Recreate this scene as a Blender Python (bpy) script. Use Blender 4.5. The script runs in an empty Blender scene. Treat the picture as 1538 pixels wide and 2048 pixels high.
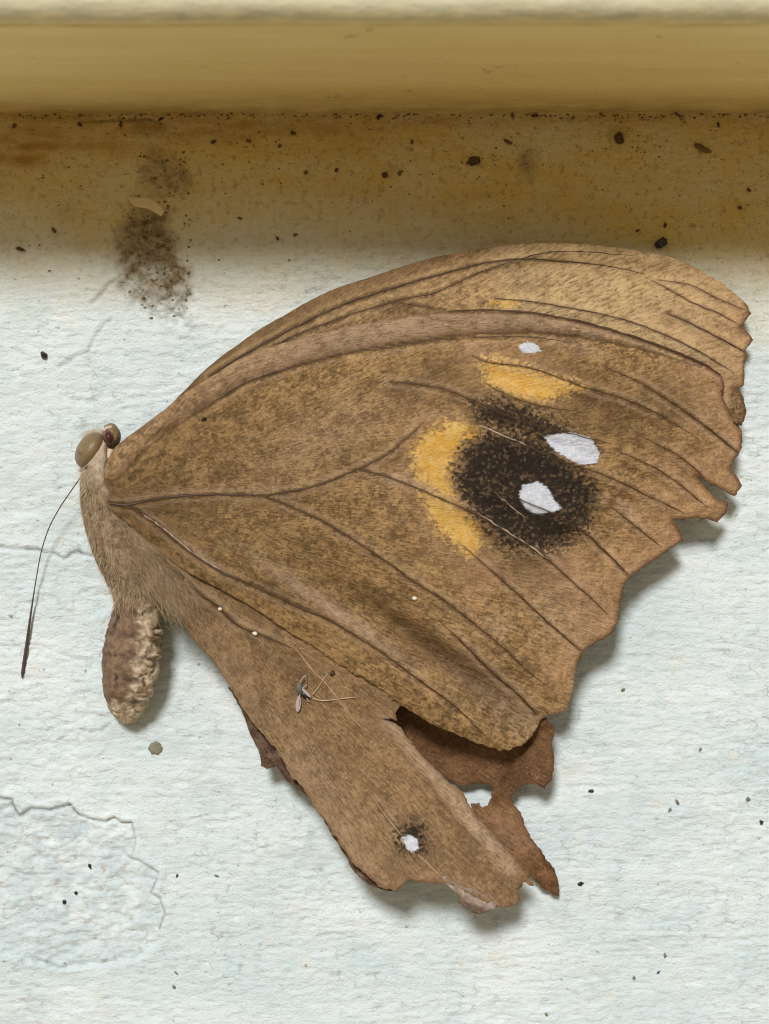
import bpy, math, random
import numpy as np
from mathutils import Vector, Matrix
from mathutils.geometry import delaunay_2d_cdt

# ------------------------------------------------------------------ camera, sky, sun, exposure
MM = 0.001
D = 85.0                      # camera to wall, mm
S = 1.0 / 35.0                # mm per photo pixel on the wall (1538 x 2048 photo)
W, H = 1538, 2048
sc = bpy.context.scene
cam_d = bpy.data.cameras.new('camera')
cam = bpy.data.objects.new('camera', cam_d)
sc.collection.objects.link(cam)
cam.location = (0, -D * MM, 0)
cam.rotation_euler = (math.radians(90), 0, 0)
cam_d.sensor_fit = 'VERTICAL'
cam_d.sensor_height = 24.0
cam_d.lens = 24.0 * D / (H * S)
cam_d.clip_start = 0.002
cam_d.clip_end = 50
cam_d.dof.use_dof = True
cam_d.dof.focus_distance = 0.0825
cam_d.dof.aperture_fstop = cam_d.lens / 1.3
sc.camera = cam

SUN_DIR = Vector((0.17, 1.0, -0.60)).normalized()        # the way the light travels
world = bpy.data.worlds.new('World')
sc.world = world
world.use_nodes = True
wt = world.node_tree
sky = wt.nodes.new('ShaderNodeTexSky')
sky.sky_type = 'NISHITA'
sky.sun_disc = False
sky.sun_elevation = math.asin(-SUN_DIR.z)
sky.sun_rotation = math.atan2(-SUN_DIR.x, -SUN_DIR.y)
sky.dust_density = 1.0
wt.links.new(sky.outputs[0], wt.nodes['Background'].inputs[0])
wt.nodes['Background'].inputs[1].default_value = 0.05
sun_d = bpy.data.lights.new('sun', 'SUN')
sun_d.energy = 4.6
sun_d.angle = math.radians(11.5)
sun_d.color = (1.0, 0.99, 0.97)
sun = bpy.data.objects.new('sun', sun_d)
sc.collection.objects.link(sun)
sun.rotation_euler = SUN_DIR.to_track_quat('-Z', 'Y').to_euler()
sun.location = (-0.2, -0.8, 0.5)
sc.view_settings.view_transform = 'Standard'
sc.view_settings.look = 'None'
sc.view_settings.gamma = 1.0
sc.view_settings.use_curve_mapping = False
sc.view_settings.exposure = -0.55
sc.cycles.filter_width = 1.1
sc.cycles.max_bounces = 6
sc.cycles.use_denoising = True

# ------------------------------------------------------------------ helpers
rng = np.random.default_rng(7)
random.seed(7)

def P(px, py, h):
    """photo pixel + height above the wall in mm -> metres"""
    px, py, h = np.asarray(px, float), np.asarray(py, float), np.asarray(h, float)
    k = (D - h) / D * S * MM
    return np.stack([(px - W / 2) * k, -h * MM + 0 * px, (H / 2 - py) * k], -1)

def _hash(i, j, seed):
    n = (i.astype(np.int64) * 374761393 + j.astype(np.int64) * 668265263 + seed * 982451653) & 0xFFFFFFFF
    n = ((n ^ (n >> 13)) * 1274126177) & 0xFFFFFFFF
    n = ((n ^ (n >> 16)) * 2246822519) & 0xFFFFFFFF
    return ((n ^ (n >> 15)) & 0xFFFFFF) / float(0xFFFFFF)

def vnoise(x, y, seed=0):
    x, y = np.asarray(x, float), np.asarray(y, float)
    i, j = np.floor(x), np.floor(y)
    u, v = x - i, y - j
    u = u * u * u * (u * (u * 6 - 15) + 10); v = v * v * v * (v * (v * 6 - 15) + 10)
    a, b = _hash(i, j, seed), _hash(i + 1, j, seed)
    c, d = _hash(i, j + 1, seed), _hash(i + 1, j + 1, seed)
    return (a + (b - a) * u + (c - a) * v + (a - b - c + d) * u * v) * 2 - 1

def fbm(x, y, seed=0, octv=4):
    t, a, f = 0, 0.5, 1.0
    for o in range(octv):
        t = t + a * vnoise(x * f + 17.3 * o, y * f - 9.1 * o, seed + o)
        a *= 0.5; f *= 2.03
    return t

def sstep(x, a, b):
    t = np.clip((x - a) / (b - a), 0, 1)
    return t * t * (3 - 2 * t)

def dist_poly(x, y, pts, closed=False):
    """distance (px) to a polyline and the 0..1 position along it"""
    p = np.asarray(pts, float)
    q = np.roll(p, -1, 0) if closed else p[1:]
    a = p if closed else p[:-1]
    best = np.full(np.shape(x), 1e9); pos = np.zeros(np.shape(x))
    n = len(a)
    for k in range(n):
        dx, dy = q[k] - a[k]
        L = dx * dx + dy * dy + 1e-9
        t = np.clip(((x - a[k, 0]) * dx + (y - a[k, 1]) * dy) / L, 0, 1)
        dd = np.hypot(x - a[k, 0] - t * dx, y - a[k, 1] - t * dy)
        m = dd < best
        best = np.where(m, dd, best); pos = np.where(m, (k + t) / n, pos)
    return best, pos

def inside(x, y, pts):
    p = np.asarray(pts, float); q = np.roll(p, -1, 0)
    r = np.zeros(np.shape(x), bool)
    for (x0, y0), (x1, y1) in zip(p, q):
        if y0 == y1: continue
        c = ((y0 > y) != (y1 > y)) & (x < (x1 - x0) * (y - y0) / (y1 - y0) + x0)
        r ^= c
    return r

def sdf(x, y, pts):
    """signed distance, positive inside"""
    d, _ = dist_poly(x, y, pts, True)
    return np.where(inside(x, y, pts), d, -d)

def sdfs(x, y, polys):
    return np.max([sdf(x, y, p) for p in polys], axis=0)

def curve(pts, step=5.0, closed=False, corner=38):
    """Catmull-Rom through gentle points, straight at sharp corners, resampled"""
    p = [np.array(q, float) for q in pts]
    n = len(p); out = []
    def tang(i):
        a, b, c = p[(i - 1) % n], p[i], p[(i + 1) % n]
        if not closed and (i == 0 or i == n - 1): return None
        u, v = b - a, c - b
        lu, lv = np.hypot(*u) + 1e-9, np.hypot(*v) + 1e-9
        ang = math.degrees(math.acos(np.clip(np.dot(u, v) / lu / lv, -1, 1)))
        if ang > corner: return None
        return (u / lu + v / lv) / 2
    for i in range(n if closed else n - 1):
        a, b = p[i], p[(i + 1) % n]
        L = np.hypot(*(b - a)); k = max(1, int(round(L / step)))
        t0, t1 = tang(i), tang((i + 1) % n)
        d = (b - a) / (L + 1e-9)
        t0 = d if t0 is None else t0; t1 = d if t1 is None else t1
        for j in range(k):
            t = j / k
            out.append((2*t**3-3*t**2+1)*a + (t**3-2*t**2+t)*L*t0 + (-2*t**3+3*t**2)*b + (t**3-t**2)*L*t1)
    if not closed: out.append(p[-1])
    return np.array(out)

class TPS:
    def __init__(self, ctrl):
        c = np.array(ctrl, float); self.c = c[:, :2] / 500.0
        n = len(c); K = self.U(np.linalg.norm(self.c[:, None] - self.c[None], axis=2)) + np.eye(n) * 0.02
        Pm = np.c_[np.ones(n), self.c]
        A = np.zeros((n + 3, n + 3)); A[:n, :n] = K; A[:n, n:] = Pm; A[n:, :n] = Pm.T
        self.w = np.linalg.solve(A, np.r_[c[:, 2], 0, 0, 0])
    @staticmethod
    def U(r): return r * r * np.log(r + 1e-9)
    def __call__(self, x, y):
        x, y = np.asarray(x, float) / 500.0, np.asarray(y, float) / 500.0
        s = self.w[-3] + self.w[-2] * x + self.w[-1] * y
        for (cx, cy), w in zip(self.c, self.w[:-3]):
            s = s + w * self.U(np.hypot(x - cx, y - cy))
        return s

def link(o): sc.collection.objects.link(o); return o

def mesh_obj(name, verts, faces, mat, parent=None, attrs=None, vattrs=None, smooth=True):
    v = np.asarray(verts, float)
    if parent is not None:
        base = Vector((0, 0, 0)); q = parent
        while q is not None: base += Vector(q.location); q = q.parent
        v = v - np.array(base)
    me = bpy.data.meshes.new(name)
    me.from_pydata([tuple(r) for r in v], [], [tuple(int(i) for i in f) for f in faces])
    for k, a in (attrs or {}).items():
        at = me.attributes.new(k, 'FLOAT', 'POINT'); at.data.foreach_set('value', np.asarray(a, np.float32).ravel())
    for k, a in (vattrs or {}).items():
        at = me.attributes.new(k, 'FLOAT_VECTOR', 'POINT'); at.data.foreach_set('vector', np.asarray(a, np.float32).ravel())
    if smooth: me.polygons.foreach_set('use_smooth', np.ones(len(me.polygons), bool))
    me.materials.append(mat); me.update()
    o = link(bpy.data.objects.new(name, me))
    if parent is not None: o.parent = parent
    return o

def empty(name, loc):
    o = link(bpy.data.objects.new(name, None)); o.location = loc; o.empty_display_size = 0.002
    return o

def tag(o, label, cat=None, group=None, kind=None):
    if label: o['label'] = label
    if cat: o['category'] = cat
    if group: o['group'] = group
    if kind: o['kind'] = kind
    return o

def tube_geo(pts3, rad, sides=7):
    """pts3 (n,3) metres, rad (n,) metres"""
    p = np.asarray(pts3, float); n = len(p)
    t = np.gradient(p, axis=0); t /= np.linalg.norm(t, axis=1)[:, None] + 1e-12
    up = np.array([0, -1.0, 0]); V = []
    for i in range(n):
        a = np.cross(t[i], up)
        if np.linalg.norm(a) < 1e-3: a = np.cross(t[i], np.array([1.0, 0, 0]))
        a /= np.linalg.norm(a); b = np.cross(a, t[i])
        for k in range(sides):
            th = 2 * math.pi * k / sides
            V.append(p[i] + rad[i] * (math.cos(th) * a + math.sin(th) * b))
    F = []
    for i in range(n - 1):
        for k in range(sides):
            F.append((i*sides+k, i*sides+(k+1) % sides, (i+1)*sides+(k+1) % sides, (i+1)*sides+k))
    F.append(tuple(range(sides))[::-1]); F.append(tuple((n-1)*sides+k for k in range(sides)))
    return V, F

# ------------------------------------------------------------------ node helpers
class NT:
    def __init__(self, name):
        self.m = bpy.data.materials.new(name); self.m.use_nodes = True
        self.t = self.m.node_tree; self.t.nodes.clear()
        self.out = self.t.nodes.new('ShaderNodeOutputMaterial')
    def _in(self, sock, v):
        if isinstance(v, bpy.types.NodeSocket): self.t.links.new(v, sock)
        elif isinstance(v, (tuple, list)):
            sock.default_value = tuple(v) + ((1.0,) if len(v) == 3 and sock.type == 'RGBA' else ())
        else: sock.default_value = v
    def math(self, op, a, b=0.0, c=0.0, clamp=False):
        n = self.t.nodes.new('ShaderNodeMath'); n.operation = op; n.use_clamp = clamp
        for s, v in zip(n.inputs, (a, b, c)): self._in(s, v)
        return n.outputs[0]
    def mul(self, a, b): return self.math('MULTIPLY', a, b)
    def add(self, a, b): return self.math('ADD', a, b)
    def madd(self, a, b, c, clamp=False): return self.math('MULTIPLY_ADD', a, b, c, clamp)
    def vmul(self, v, s):
        n = self.t.nodes.new('ShaderNodeVectorMath'); n.operation = 'MULTIPLY'
        self._in(n.inputs[0], v); n.inputs[1].default_value = s; return n.outputs[0]
    def attr(self, name, vec=False):
        n = self.t.nodes.new('ShaderNodeAttribute'); n.attribute_name = name
        return n.outputs['Vector'] if vec else n.outputs['Fac']
    def objco(self): return self.t.nodes.new('ShaderNodeTexCoord').outputs['Object']
    def noise(self, vec, scale=1.0, detail=3.0, rough=0.55, dist=0.0):
        n = self.t.nodes.new('ShaderNodeTexNoise'); self._in(n.inputs['Vector'], vec)
        n.inputs['Scale'].default_value = scale; n.inputs['Detail'].default_value = detail
        n.inputs['Roughness'].default_value = rough; n.inputs['Distortion'].default_value = dist
        return n.outputs['Fac']
    def voronoi(self, vec, scale=1.0, feature='F1', out='Color', rand=1.0):
        n = self.t.nodes.new('ShaderNodeTexVoronoi'); n.feature = feature
        self._in(n.inputs['Vector'], vec); n.inputs['Scale'].default_value = scale
        n.inputs['Randomness'].default_value = rand
        return n.outputs[out]
    def sepx(self, c):
        n = self.t.nodes.new('ShaderNodeSeparateXYZ'); self._in(n.inputs[0], c); return n.outputs[0]
    def mix(self, f, a, b, mode='MIX'):
        n = self.t.nodes.new('ShaderNodeMix'); n.data_type = 'RGBA'; n.blend_type = mode; n.clamp_factor = True
        self._in(n.inputs[0], f); self._in(n.inputs[6], a); self._in(n.inputs[7], b); return n.outputs[2]
    def ramp(self, f, lo, hi):
        n = self.t.nodes.new('ShaderNodeMapRange'); n.interpolation_type = 'SMOOTHSTEP'
        self._in(n.inputs[0], f); n.inputs[1].default_value = lo; n.inputs[2].default_value = hi
        return n.outputs[0]
    def bump(self, h, dist, strength=1.0, normal=None):
        n = self.t.nodes.new('ShaderNodeBump'); n.inputs['Strength'].default_value = strength
        n.inputs['Distance'].default_value = dist; self._in(n.inputs['Height'], h)
        if normal is not None: self.t.links.new(normal, n.inputs['Normal'])
        return n.outputs[0]
    def bsdf(self, color, rough=0.7, normal=None, spec=0.3, sheen=0.0, transl=0.0, tcol=None, **kw):
        n = self.t.nodes.new('ShaderNodeBsdfPrincipled')
        self._in(n.inputs['Base Color'], color); self._in(n.inputs['Roughness'], rough)
        n.inputs['Specular IOR Level'].default_value = spec
        if normal is not None: self.t.links.new(normal, n.inputs['Normal'])
        n.inputs['Sheen Weight'].default_value = sheen
        for k, v in kw.items(): self._in(n.inputs[k], v)
        res = n.outputs[0]
        if transl:
            tr = self.t.nodes.new('ShaderNodeBsdfTranslucent'); self._in(tr.inputs[0], tcol if tcol is not None else color)
            mx = self.t.nodes.new('ShaderNodeMixShader'); mx.inputs[0].default_value = transl
            self.t.links.new(res, mx.inputs[1]); self.t.links.new(tr.outputs[0], mx.inputs[2]); res = mx.outputs[0]
        self.t.links.new(res, self.out.inputs[0])
        return self.m

def plain(name, col, rough=0.6, spec=0.3, var=0.25, scale=4000, bump=0.0, **kw):
    n = NT(name); co = n.objco()
    f = n.noise(co, scale, 3)
    c = n.mix(f, tuple(x * (1 - var) for x in col), tuple(min(1, x * (1 + var)) for x in col))
    nb = n.bump(n.noise(co, scale * 1.7, 3), bump) if bump else None
    return n.bsdf(c, rough, nb, spec, **kw)

# ------------------------------------------------------------------ the wall
CRACKS = [  # polyline, half width px, depth mm
    ([(-30,1090),(0,1093),(20,1097),(77,1099),(85,1105),(108,1106),(127,1118),(134,1114),(142,1106),(158,1102),(166,1108),(184,1112),(215,1118)], 2.6, .16),
    ([(59,1287),(85,1291),(106,1302),(135,1311),(160,1319)], 2.2, .06),
    ([(-20,1288),(20,1292),(60,1287)], 1.8, .04),
    ([(160,1458),(180,1463),(205,1461),(212,1452),(222,1446)], 2.2, .09),
    ([(50,1437),(85,1440),(97,1455),(140,1446)], 2.0, .06),
    ([(-20,1590),(0,1597),(23,1599),(26,1613),(39,1633),(62,1617),(101,1620),(140,1610)], 3.0, .2),
    ([(140,1610),(156,1630),(182,1639),(211,1644),(228,1636),(241,1646),(262,1646)], 3.0, .2),
    ([(80,1664),(120,1664),(163,1668),(140,1685),(105,1702)], 2.6, .07),
    ([(262,1646),(268,1664),(271,1688),(264,1708)], 2.2, .10),
    ([(316,1746),(311,1764),(301,1786),(319,1797),(329,1828),(318,1857)], 2.4, .12),
    ([(255,1714),(286,1727),(300,1735),(316,1746)], 2.4, .12),
    ([(245,548),(241,552),(215,571),(200,592),(182,607)], 3.4, .09),
    ([(222,640),(208,649),(189,675),(176,701),(153,711),(135,724),(118,733)], 3.2, .08),
    ([(75,1922),(90,1926),(120,1934),(146,1930)], 2.4, .12),
    ([(0,1906),(40,1895),(110,1870),(190,1862),(230,1850)], 2.6, .05),
    ([(860,1930),(960,1925),(1060,1912),(1130,1908)], 2.0, .05),
    ([(1180,1890),(1290,1880),(1370,1872)], 1.6, .04),
    ([(1040,1965),(1130,1958),(1240,1950)], 1.6, .04),
    ([(160,243),(230,240),(300,238),(322,246)], 2.4, .1),
    ([(640,1840),(720,1846),(800,1850)], 1.6, .03),
]
PATCH = [(-60,1580),(0,1597),(23,1600),(28,1615),(39,1633),(62,1617),(101,1620),(140,1611),(156,1630),(182,1640),(211,1645),(228,1637),(241,1647),(262,1647),(268,1664),(270,1690),(258,1712),(286,1728),(315,1746),(311,1762),(300,1786),(319,1797),(329,1828),(318,1857),(322,1880),(276,1918),(211,1931),(146,1940),(75,1930),(0,1906),(-60,1900)]
CRATER = [(268,420),(300,418),(330,432),(345,470),(360,510),(378,560),(392,575),(378,620),(384,660),(350,650),(300,640),(250,590),(235,540),(228,490),(240,450)]
CRATER2 = [(285,300),(310,290),(335,310),(390,350),(396,375),(360,385),(300,385),(280,365)]

def wall_height(x, y):
    rg = sstep(fbm(x / 210, y / 120, 13, 4), -.22, .28)
    h = 0.06 * fbm(x / 90, y / 40, 3, 4) + 0.035 * fbm(x / 320, y / 13, 15, 3) * (1 - .4 * rg) + (0.008 + 0.045 * rg) * fbm(x / 24 + y / 26, y / 8.5, 11, 3) + (.014 + .030 * rg) * fbm(x / 11, y / 8, 21, 2)
    h = h - 0.035 * sstep(fbm(x / 26, y / 7, 23, 3), .12, .3)
    h = h * (0.6 + 0.4 * sstep(y, 300, 800))
    wob = 3.0 * fbm(x / 14, y / 14, 31, 2)
    for pts, w, dep in CRACKS:
        p = np.array(pts, float)
        m = (x > p[:,0].min()-40) & (x < p[:,0].max()+40) & (y > p[:,1].min()-40) & (y < p[:,1].max()+40)
        if not m.any(): continue
        d, _ = dist_poly(x[m], y[m], p)
        d = np.abs(d + wob[m] * 0.5)
        h[m] += -dep * np.exp(-(d / w) ** 2) + 0.25 * dep * np.exp(-((d - 9) / 8) ** 2)
    m = (x < 420) & (y > 1500) & (y < 2020)
    s = sdf(x[m], y[m], PATCH) + 2.2 * wob[m]
    ins = sstep(s, -3, 4)
    rough = 0.16 * fbm(x[m] / 40, y[m] / 22, 41, 4) + 0.11 * fbm(x[m] / 13, y[m] / 9, 43, 3)
    h[m] += ins * (-0.10 + rough) + 0.05 * np.exp(-((s + 8) / 9) ** 2)
    m = (x > 150) & (x < 480) & (y > 220) & (y < 720)
    s = sdf(x[m], y[m], CRATER) + 3.0 * wob[m]
    s2 = sdf(x[m], y[m], CRATER2) + 3.0 * wob[m]
    ins = np.maximum(sstep(s, -14, 14), 0.7 * sstep(s2, -14, 14))
    h[m] += ins * (-0.06 + 0.42 * fbm(x[m] / 18, y[m] / 16, 47, 4))
    # flaking further left of the crater and along the left edge
    m = (x < 330) & (y > 1170) & (y < 1560)
    h[m] += 0.07 * sstep(fbm(x[m] / 60, y[m] / 34, 51, 4), 0.02, 0.12) * sstep(330 - x[m], 0, 160)
    return h

xs = np.r_[-52000, -20000, -9000, -5200, -2600, -1300, -650, -300, np.arange(-130, 1670, 3.2), 1850, 2200, 2900, 4200, 6700, 11000, 22000, 54000]
ys = np.r_[-3200, -1200, -300, 100, np.arange(190, 2160, 3.2), 2300, 2600, 3200, 4600, 7600, 13000, 22000, 36000]
GX, GY = np.meshgrid(xs, ys)
gx, gy = GX.ravel(), GY.ravel()
gh = wall_height(gx, gy)
wv = P(gx, gy, 0); wv[:, 1] = -gh * MM
nx_, ny_ = len(xs), len(ys)
idx = np.arange(nx_ * ny_).reshape(ny_, nx_)
wf = np.stack([idx[:-1, :-1], idx[1:, :-1], idx[1:, 1:], idx[:-1, 1:]], -1).reshape(-1, 4)
# grime and stain amounts; the yellow staining also paints in the ledge's warm shade
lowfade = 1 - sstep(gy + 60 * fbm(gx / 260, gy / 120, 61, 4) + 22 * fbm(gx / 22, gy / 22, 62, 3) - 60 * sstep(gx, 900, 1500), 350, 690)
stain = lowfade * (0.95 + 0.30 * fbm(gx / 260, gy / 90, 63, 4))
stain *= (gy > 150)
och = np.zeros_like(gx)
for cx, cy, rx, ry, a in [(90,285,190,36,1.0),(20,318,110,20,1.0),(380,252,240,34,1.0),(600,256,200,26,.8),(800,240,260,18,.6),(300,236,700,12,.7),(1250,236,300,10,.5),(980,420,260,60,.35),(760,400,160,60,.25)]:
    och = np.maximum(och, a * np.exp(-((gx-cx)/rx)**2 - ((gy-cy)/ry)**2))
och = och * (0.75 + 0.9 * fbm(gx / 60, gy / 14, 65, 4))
dirt = np.maximum(sstep(sdf(gx, gy, CRATER) + 22 * fbm(gx/26, gy/26, 66, 4), -22, 20), .75*sstep(sdf(gx, gy, CRATER2) + 22 * fbm(gx/26, gy/26, 67, 4), -16, 18))
dirt *= 1 - 0.8 * sstep(gy, 540, 655)
dirt *= 0.55 + 0.9 * np.clip(fbm(gx/14, gy/12, 68, 3) + .3, 0, 1)
for cx, cy, rx, ry, a in [(1055,325,18,32,1.0),(1238,262,26,14,.35),(300,262,40,16,.5),(318,318,13,18,.8),(60,640,26,14,.12),(150,770,24,14,.14),(170,500,14,30,.15),(128,420,26,16,.2),(700,300,90,30,.12),(780,345,14,18,.3)]:
    g = a * np.exp(-(((gx-cx)/rx)**2 + ((gy-cy)/ry)**2)**1.4)
    dirt = np.maximum(dirt, g * (0.8 + 0.7 * fbm(gx/9, gy/9, 69, 2)))
crk = np.zeros_like(gx)
for pts, w, dep in CRACKS:
    p = np.array(pts, float)
    m = (gx > p[:,0].min()-30) & (gx < p[:,0].max()+30) & (gy > p[:,1].min()-30) & (gy < p[:,1].max()+30)
    d, t = dist_poly(gx[m], gy[m], p)
    d = np.abs(d + 1.5 * fbm(gx[m] / 14, gy[m] / 14, 31, 2))
    crk[m] = np.maximum(crk[m], min(1, dep * 7) * np.exp(-(d / (w * .8)) ** 2) * (0.55 + 0.8 * np.abs(fbm(gx[m]/30, gy[m]/30, 70, 2))))
patch = sstep(sdf(gx, gy, PATCH) + 14 * fbm(gx/22, gy/18, 72, 3), -6, 12)

def wall_mat():
    n = NT('weathered_white_paint'); co = n.objco()
    grain = n.noise(n.vmul(co, (1150, 1, 3900)), 1.0, 4, .62, .4)
    fine = n.noise(co, 7500, 3, .6)
    broad = n.noise(n.vmul(co, (90, 1, 180)), 1.0, 4, .6)
    blotch = n.noise(co, 330, 4, .6)
    c = n.mix(n.ramp(broad, .3, .7), (.60, .695, .715), (.74, .80, .80))
    c = n.mix(n.mul(n.ramp(blotch, .52, .72), .55), c, (.52, .64, .67))           # bluish chalky blotches
    c = n.mix(n.mul(n.ramp(n.noise(co, 520, 3), .56, .75), .5), c, (.74, .71, .62))  # cream blotches
    c = n.mix(n.mul(n.ramp(grain, .53, .72), .5), c, (.42, .43, .41))
    dash = n.math('MULTIPLY', n.ramp(n.voronoi(n.vmul(co, (1500, 1, 3600)), 1.0, 'DISTANCE_TO_EDGE', 'Distance'), .10, .0), n.ramp(n.noise(co, 1300, 3), .50, .64))
    c = n.mix(n.mul(n.mul(dash, n.ramp(n.noise(co, 160, 3), .40, .62)), .62), c, (.30, .31, .29))            # brush grooves hold dust
    c = n.mix(n.mul(n.ramp(fine, .60, .78), .45), c, (.40, .41, .39))
    c = n.mix(n.mul(n.ramp(n.noise(co, 2600, 2, .5), .70, .76), .75), c, (.22, .23, .21))
    c = n.mix(n.mul(n.ramp(grain, .42, .28), .6), c, (.86, .88, .86))
    c = n.mix(n.mul(n.ramp(n.noise(n.vmul(co, (130, 1, 420)), 1.0, 5, .7), .54, .70), .45), c, (.54, .58, .57))
    pat = n.attr('patch')
    c = n.mix(n.mul(pat, n.ramp(n.noise(co, 800, 4), .35, .65)), c, (.56, .645, .67))
    c = n.mix(n.mul(pat, n.mul(n.ramp(n.noise(co, 1900, 3), .58, .72), .7)), c, (.46, .42, .36))
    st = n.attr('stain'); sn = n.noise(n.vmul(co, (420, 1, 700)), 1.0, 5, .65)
    c = n.mix(n.math('MULTIPLY', n.madd(sn, .6, .55), n.mul(st, 1.1), clamp=True), c, (.58, .43, .145))  # yellow staining and the ledge's warm shade share this tint
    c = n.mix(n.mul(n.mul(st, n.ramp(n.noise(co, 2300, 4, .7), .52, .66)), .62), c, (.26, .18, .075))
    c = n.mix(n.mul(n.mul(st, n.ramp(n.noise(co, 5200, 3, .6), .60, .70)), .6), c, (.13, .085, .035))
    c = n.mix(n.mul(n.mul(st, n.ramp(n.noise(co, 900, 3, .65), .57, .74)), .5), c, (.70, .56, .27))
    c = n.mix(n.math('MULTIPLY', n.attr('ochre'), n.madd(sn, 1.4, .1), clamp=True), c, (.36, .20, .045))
    c = n.mix(n.math('MULTIPLY', n.attr('dirt'), n.madd(fine, .9, .45), clamp=True), c, (.25, .18, .095))
    c = n.mix(n.mul(n.mul(n.attr('dirt'), n.ramp(n.noise(co, 3600, 3, .7), .52, .64)), .7), c, (.075, .05, .026))
    c = n.mix(n.mul(n.attr('crack'), .85), c, (.10, .09, .075))
    b = n.bump(grain, 1.0e-4, .8)
    b = n.bump(fine, 8e-5, .9, b)
    return n.bsdf(c, .72, b, .25)
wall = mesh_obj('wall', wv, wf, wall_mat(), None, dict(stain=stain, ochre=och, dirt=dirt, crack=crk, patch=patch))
tag(wall, 'white painted wooden wall board with cracked and flaking paint', kind='structure')

# lifted paint flake over the crater: a part of the wall
def flake(name, poly, mat, parent, hfun, th=0.09, step=4.0):
    return sheet(name, poly, hfun, mat, parent, step=step, th=th)

# ------------------------------------------------------------------ the ledge above
def ledge_mat():
    n = NT('cream_ledge_paint'); co = n.objco()
    streak = n.noise(n.vmul(co, (60, 600, 600)), 1.0, 3, .45)
    fine = n.noise(co, 5200, 3, .6)
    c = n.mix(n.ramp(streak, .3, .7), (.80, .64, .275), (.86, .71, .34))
    c = n.mix(n.mul(n.ramp(n.noise(n.vmul(co, (40, 200, 200)), 1.0, 3), .45, .75), .5), c, (.74, .57, .23))
    c = n.mix(n.mul(n.ramp(fine, .58, .8), .25), c, (.38, .29, .14))
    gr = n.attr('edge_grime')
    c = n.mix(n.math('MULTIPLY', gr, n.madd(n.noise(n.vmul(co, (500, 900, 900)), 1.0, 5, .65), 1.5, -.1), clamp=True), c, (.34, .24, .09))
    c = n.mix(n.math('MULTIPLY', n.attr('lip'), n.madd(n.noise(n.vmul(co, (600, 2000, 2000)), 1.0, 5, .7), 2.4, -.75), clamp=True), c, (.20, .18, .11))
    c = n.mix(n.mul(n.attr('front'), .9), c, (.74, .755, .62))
    sc1 = n.noise(n.vmul(co, (900, 2600, 2600)), 1.0, 4, .7)
    c = n.mix(n.mul(n.ramp(sc1, .60, .72), .35), c, (.50, .38, .15))
    c = n.mix(n.mul(n.ramp(sc1, .38, .26), .35), c, (.90, .78, .45))
    c = n.mix(n.mul(n.ramp(n.noise(co, 420, 4, .7), .66, .72), .5), c, (.30, .22, .10))
    b = n.bump(streak, 8e-5, .5); b = n.bump(sc1, 1e-4, .7, b); b = n.bump(fine, 4e-5, .8, b)
    return n.bsdf(c, .6, b, .3)
Z0 = (H / 2 - 226) * S
prof = [(-1.5, Z0 + 0.0, 1, 0, 0)]
for t in np.linspace(0, 1, 40):
    hh = t * 15.4
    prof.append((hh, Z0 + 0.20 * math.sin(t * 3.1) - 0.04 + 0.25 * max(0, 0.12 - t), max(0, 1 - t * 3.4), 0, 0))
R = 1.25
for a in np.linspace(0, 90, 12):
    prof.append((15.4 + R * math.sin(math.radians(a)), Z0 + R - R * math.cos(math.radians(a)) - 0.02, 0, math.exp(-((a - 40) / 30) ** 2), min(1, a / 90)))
for z in (2.5, 4, 6, 10, 16, 24, 32):
    prof.append((15.4 + R, Z0 + z, 0, 0, 1))
prof.append((-1.5, Z0 + 32.2, 0, 0, 1))
lx = np.r_[-1480, -500, -170, -110, -70, -45, np.arange(-34, 34.1, 0.35), 45, 70, 110, 170, 500, 1480]
LV, eg, lipa, fra = [], [], [], []
for hh, z, g, l, f in prof:
    nz = 0.13 * math.exp(-max(hh, 0) / 2) * fbm(lx / 3, np.full_like(lx, 1.0), 84, 4) + 0.05 * fbm(lx / 6, np.full_like(lx, hh * .7), 81, 3) + 0.025 * fbm(lx / 1.2, np.full_like(lx, hh * 2.2), 82, 3)
    nz2 = 0.10 * fbm(lx / 1.6, np.full_like(lx, z), 83, 3) * l
    for k, x in enumerate(lx):
        LV.append((x * MM, -(hh + nz2[k]) * MM, (z + nz[k]) * MM))
        eg.append(g); lipa.append(l); fra.append(f)
m_ = len(lx); LF = []
for i in range(len(prof) - 1):
    for k in range(m_ - 1):
        LF.append((i*m_+k, i*m_+k+1, (i+1)*m_+k+1, (i+1)*m_+k))
LF.append(tuple(i*m_ for i in range(len(prof)))); LF.append(tuple(i*m_+m_-1 for i in range(len(prof)))[::-1])
for k in range(m_ - 1): LF.append((k + 1, k, (len(prof)-1)*m_+k, (len(prof)-1)*m_+k+1))
ledge = mesh_obj('ledge', LV, LF, ledge_mat(), None, dict(edge_grime=eg, lip=lipa, front=fra))
tag(ledge, 'cream painted wooden ledge overhanging the white wall', kind='structure')

# ------------------------------------------------------------------ unseen earth sheet, added far below to bounce warm light under the ledge
gm = NT('dry_earth'); co = gm.objco()
gmat = gm.bsdf(gm.mix(gm.noise(co, 3.0, 5), (.50, .365, .19), (.58, .43, .24)), .9, None, .1)
gz = -0.998
ground = mesh_obj('ground', [(-60, -60, gz), (60, -60, gz), (60, 30, gz), (-60, 30, gz)], [(0, 1, 2, 3)], gmat, None, smooth=False)
tag(ground, 'dry sandy ground at the foot of the wall', kind='structure')

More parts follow.
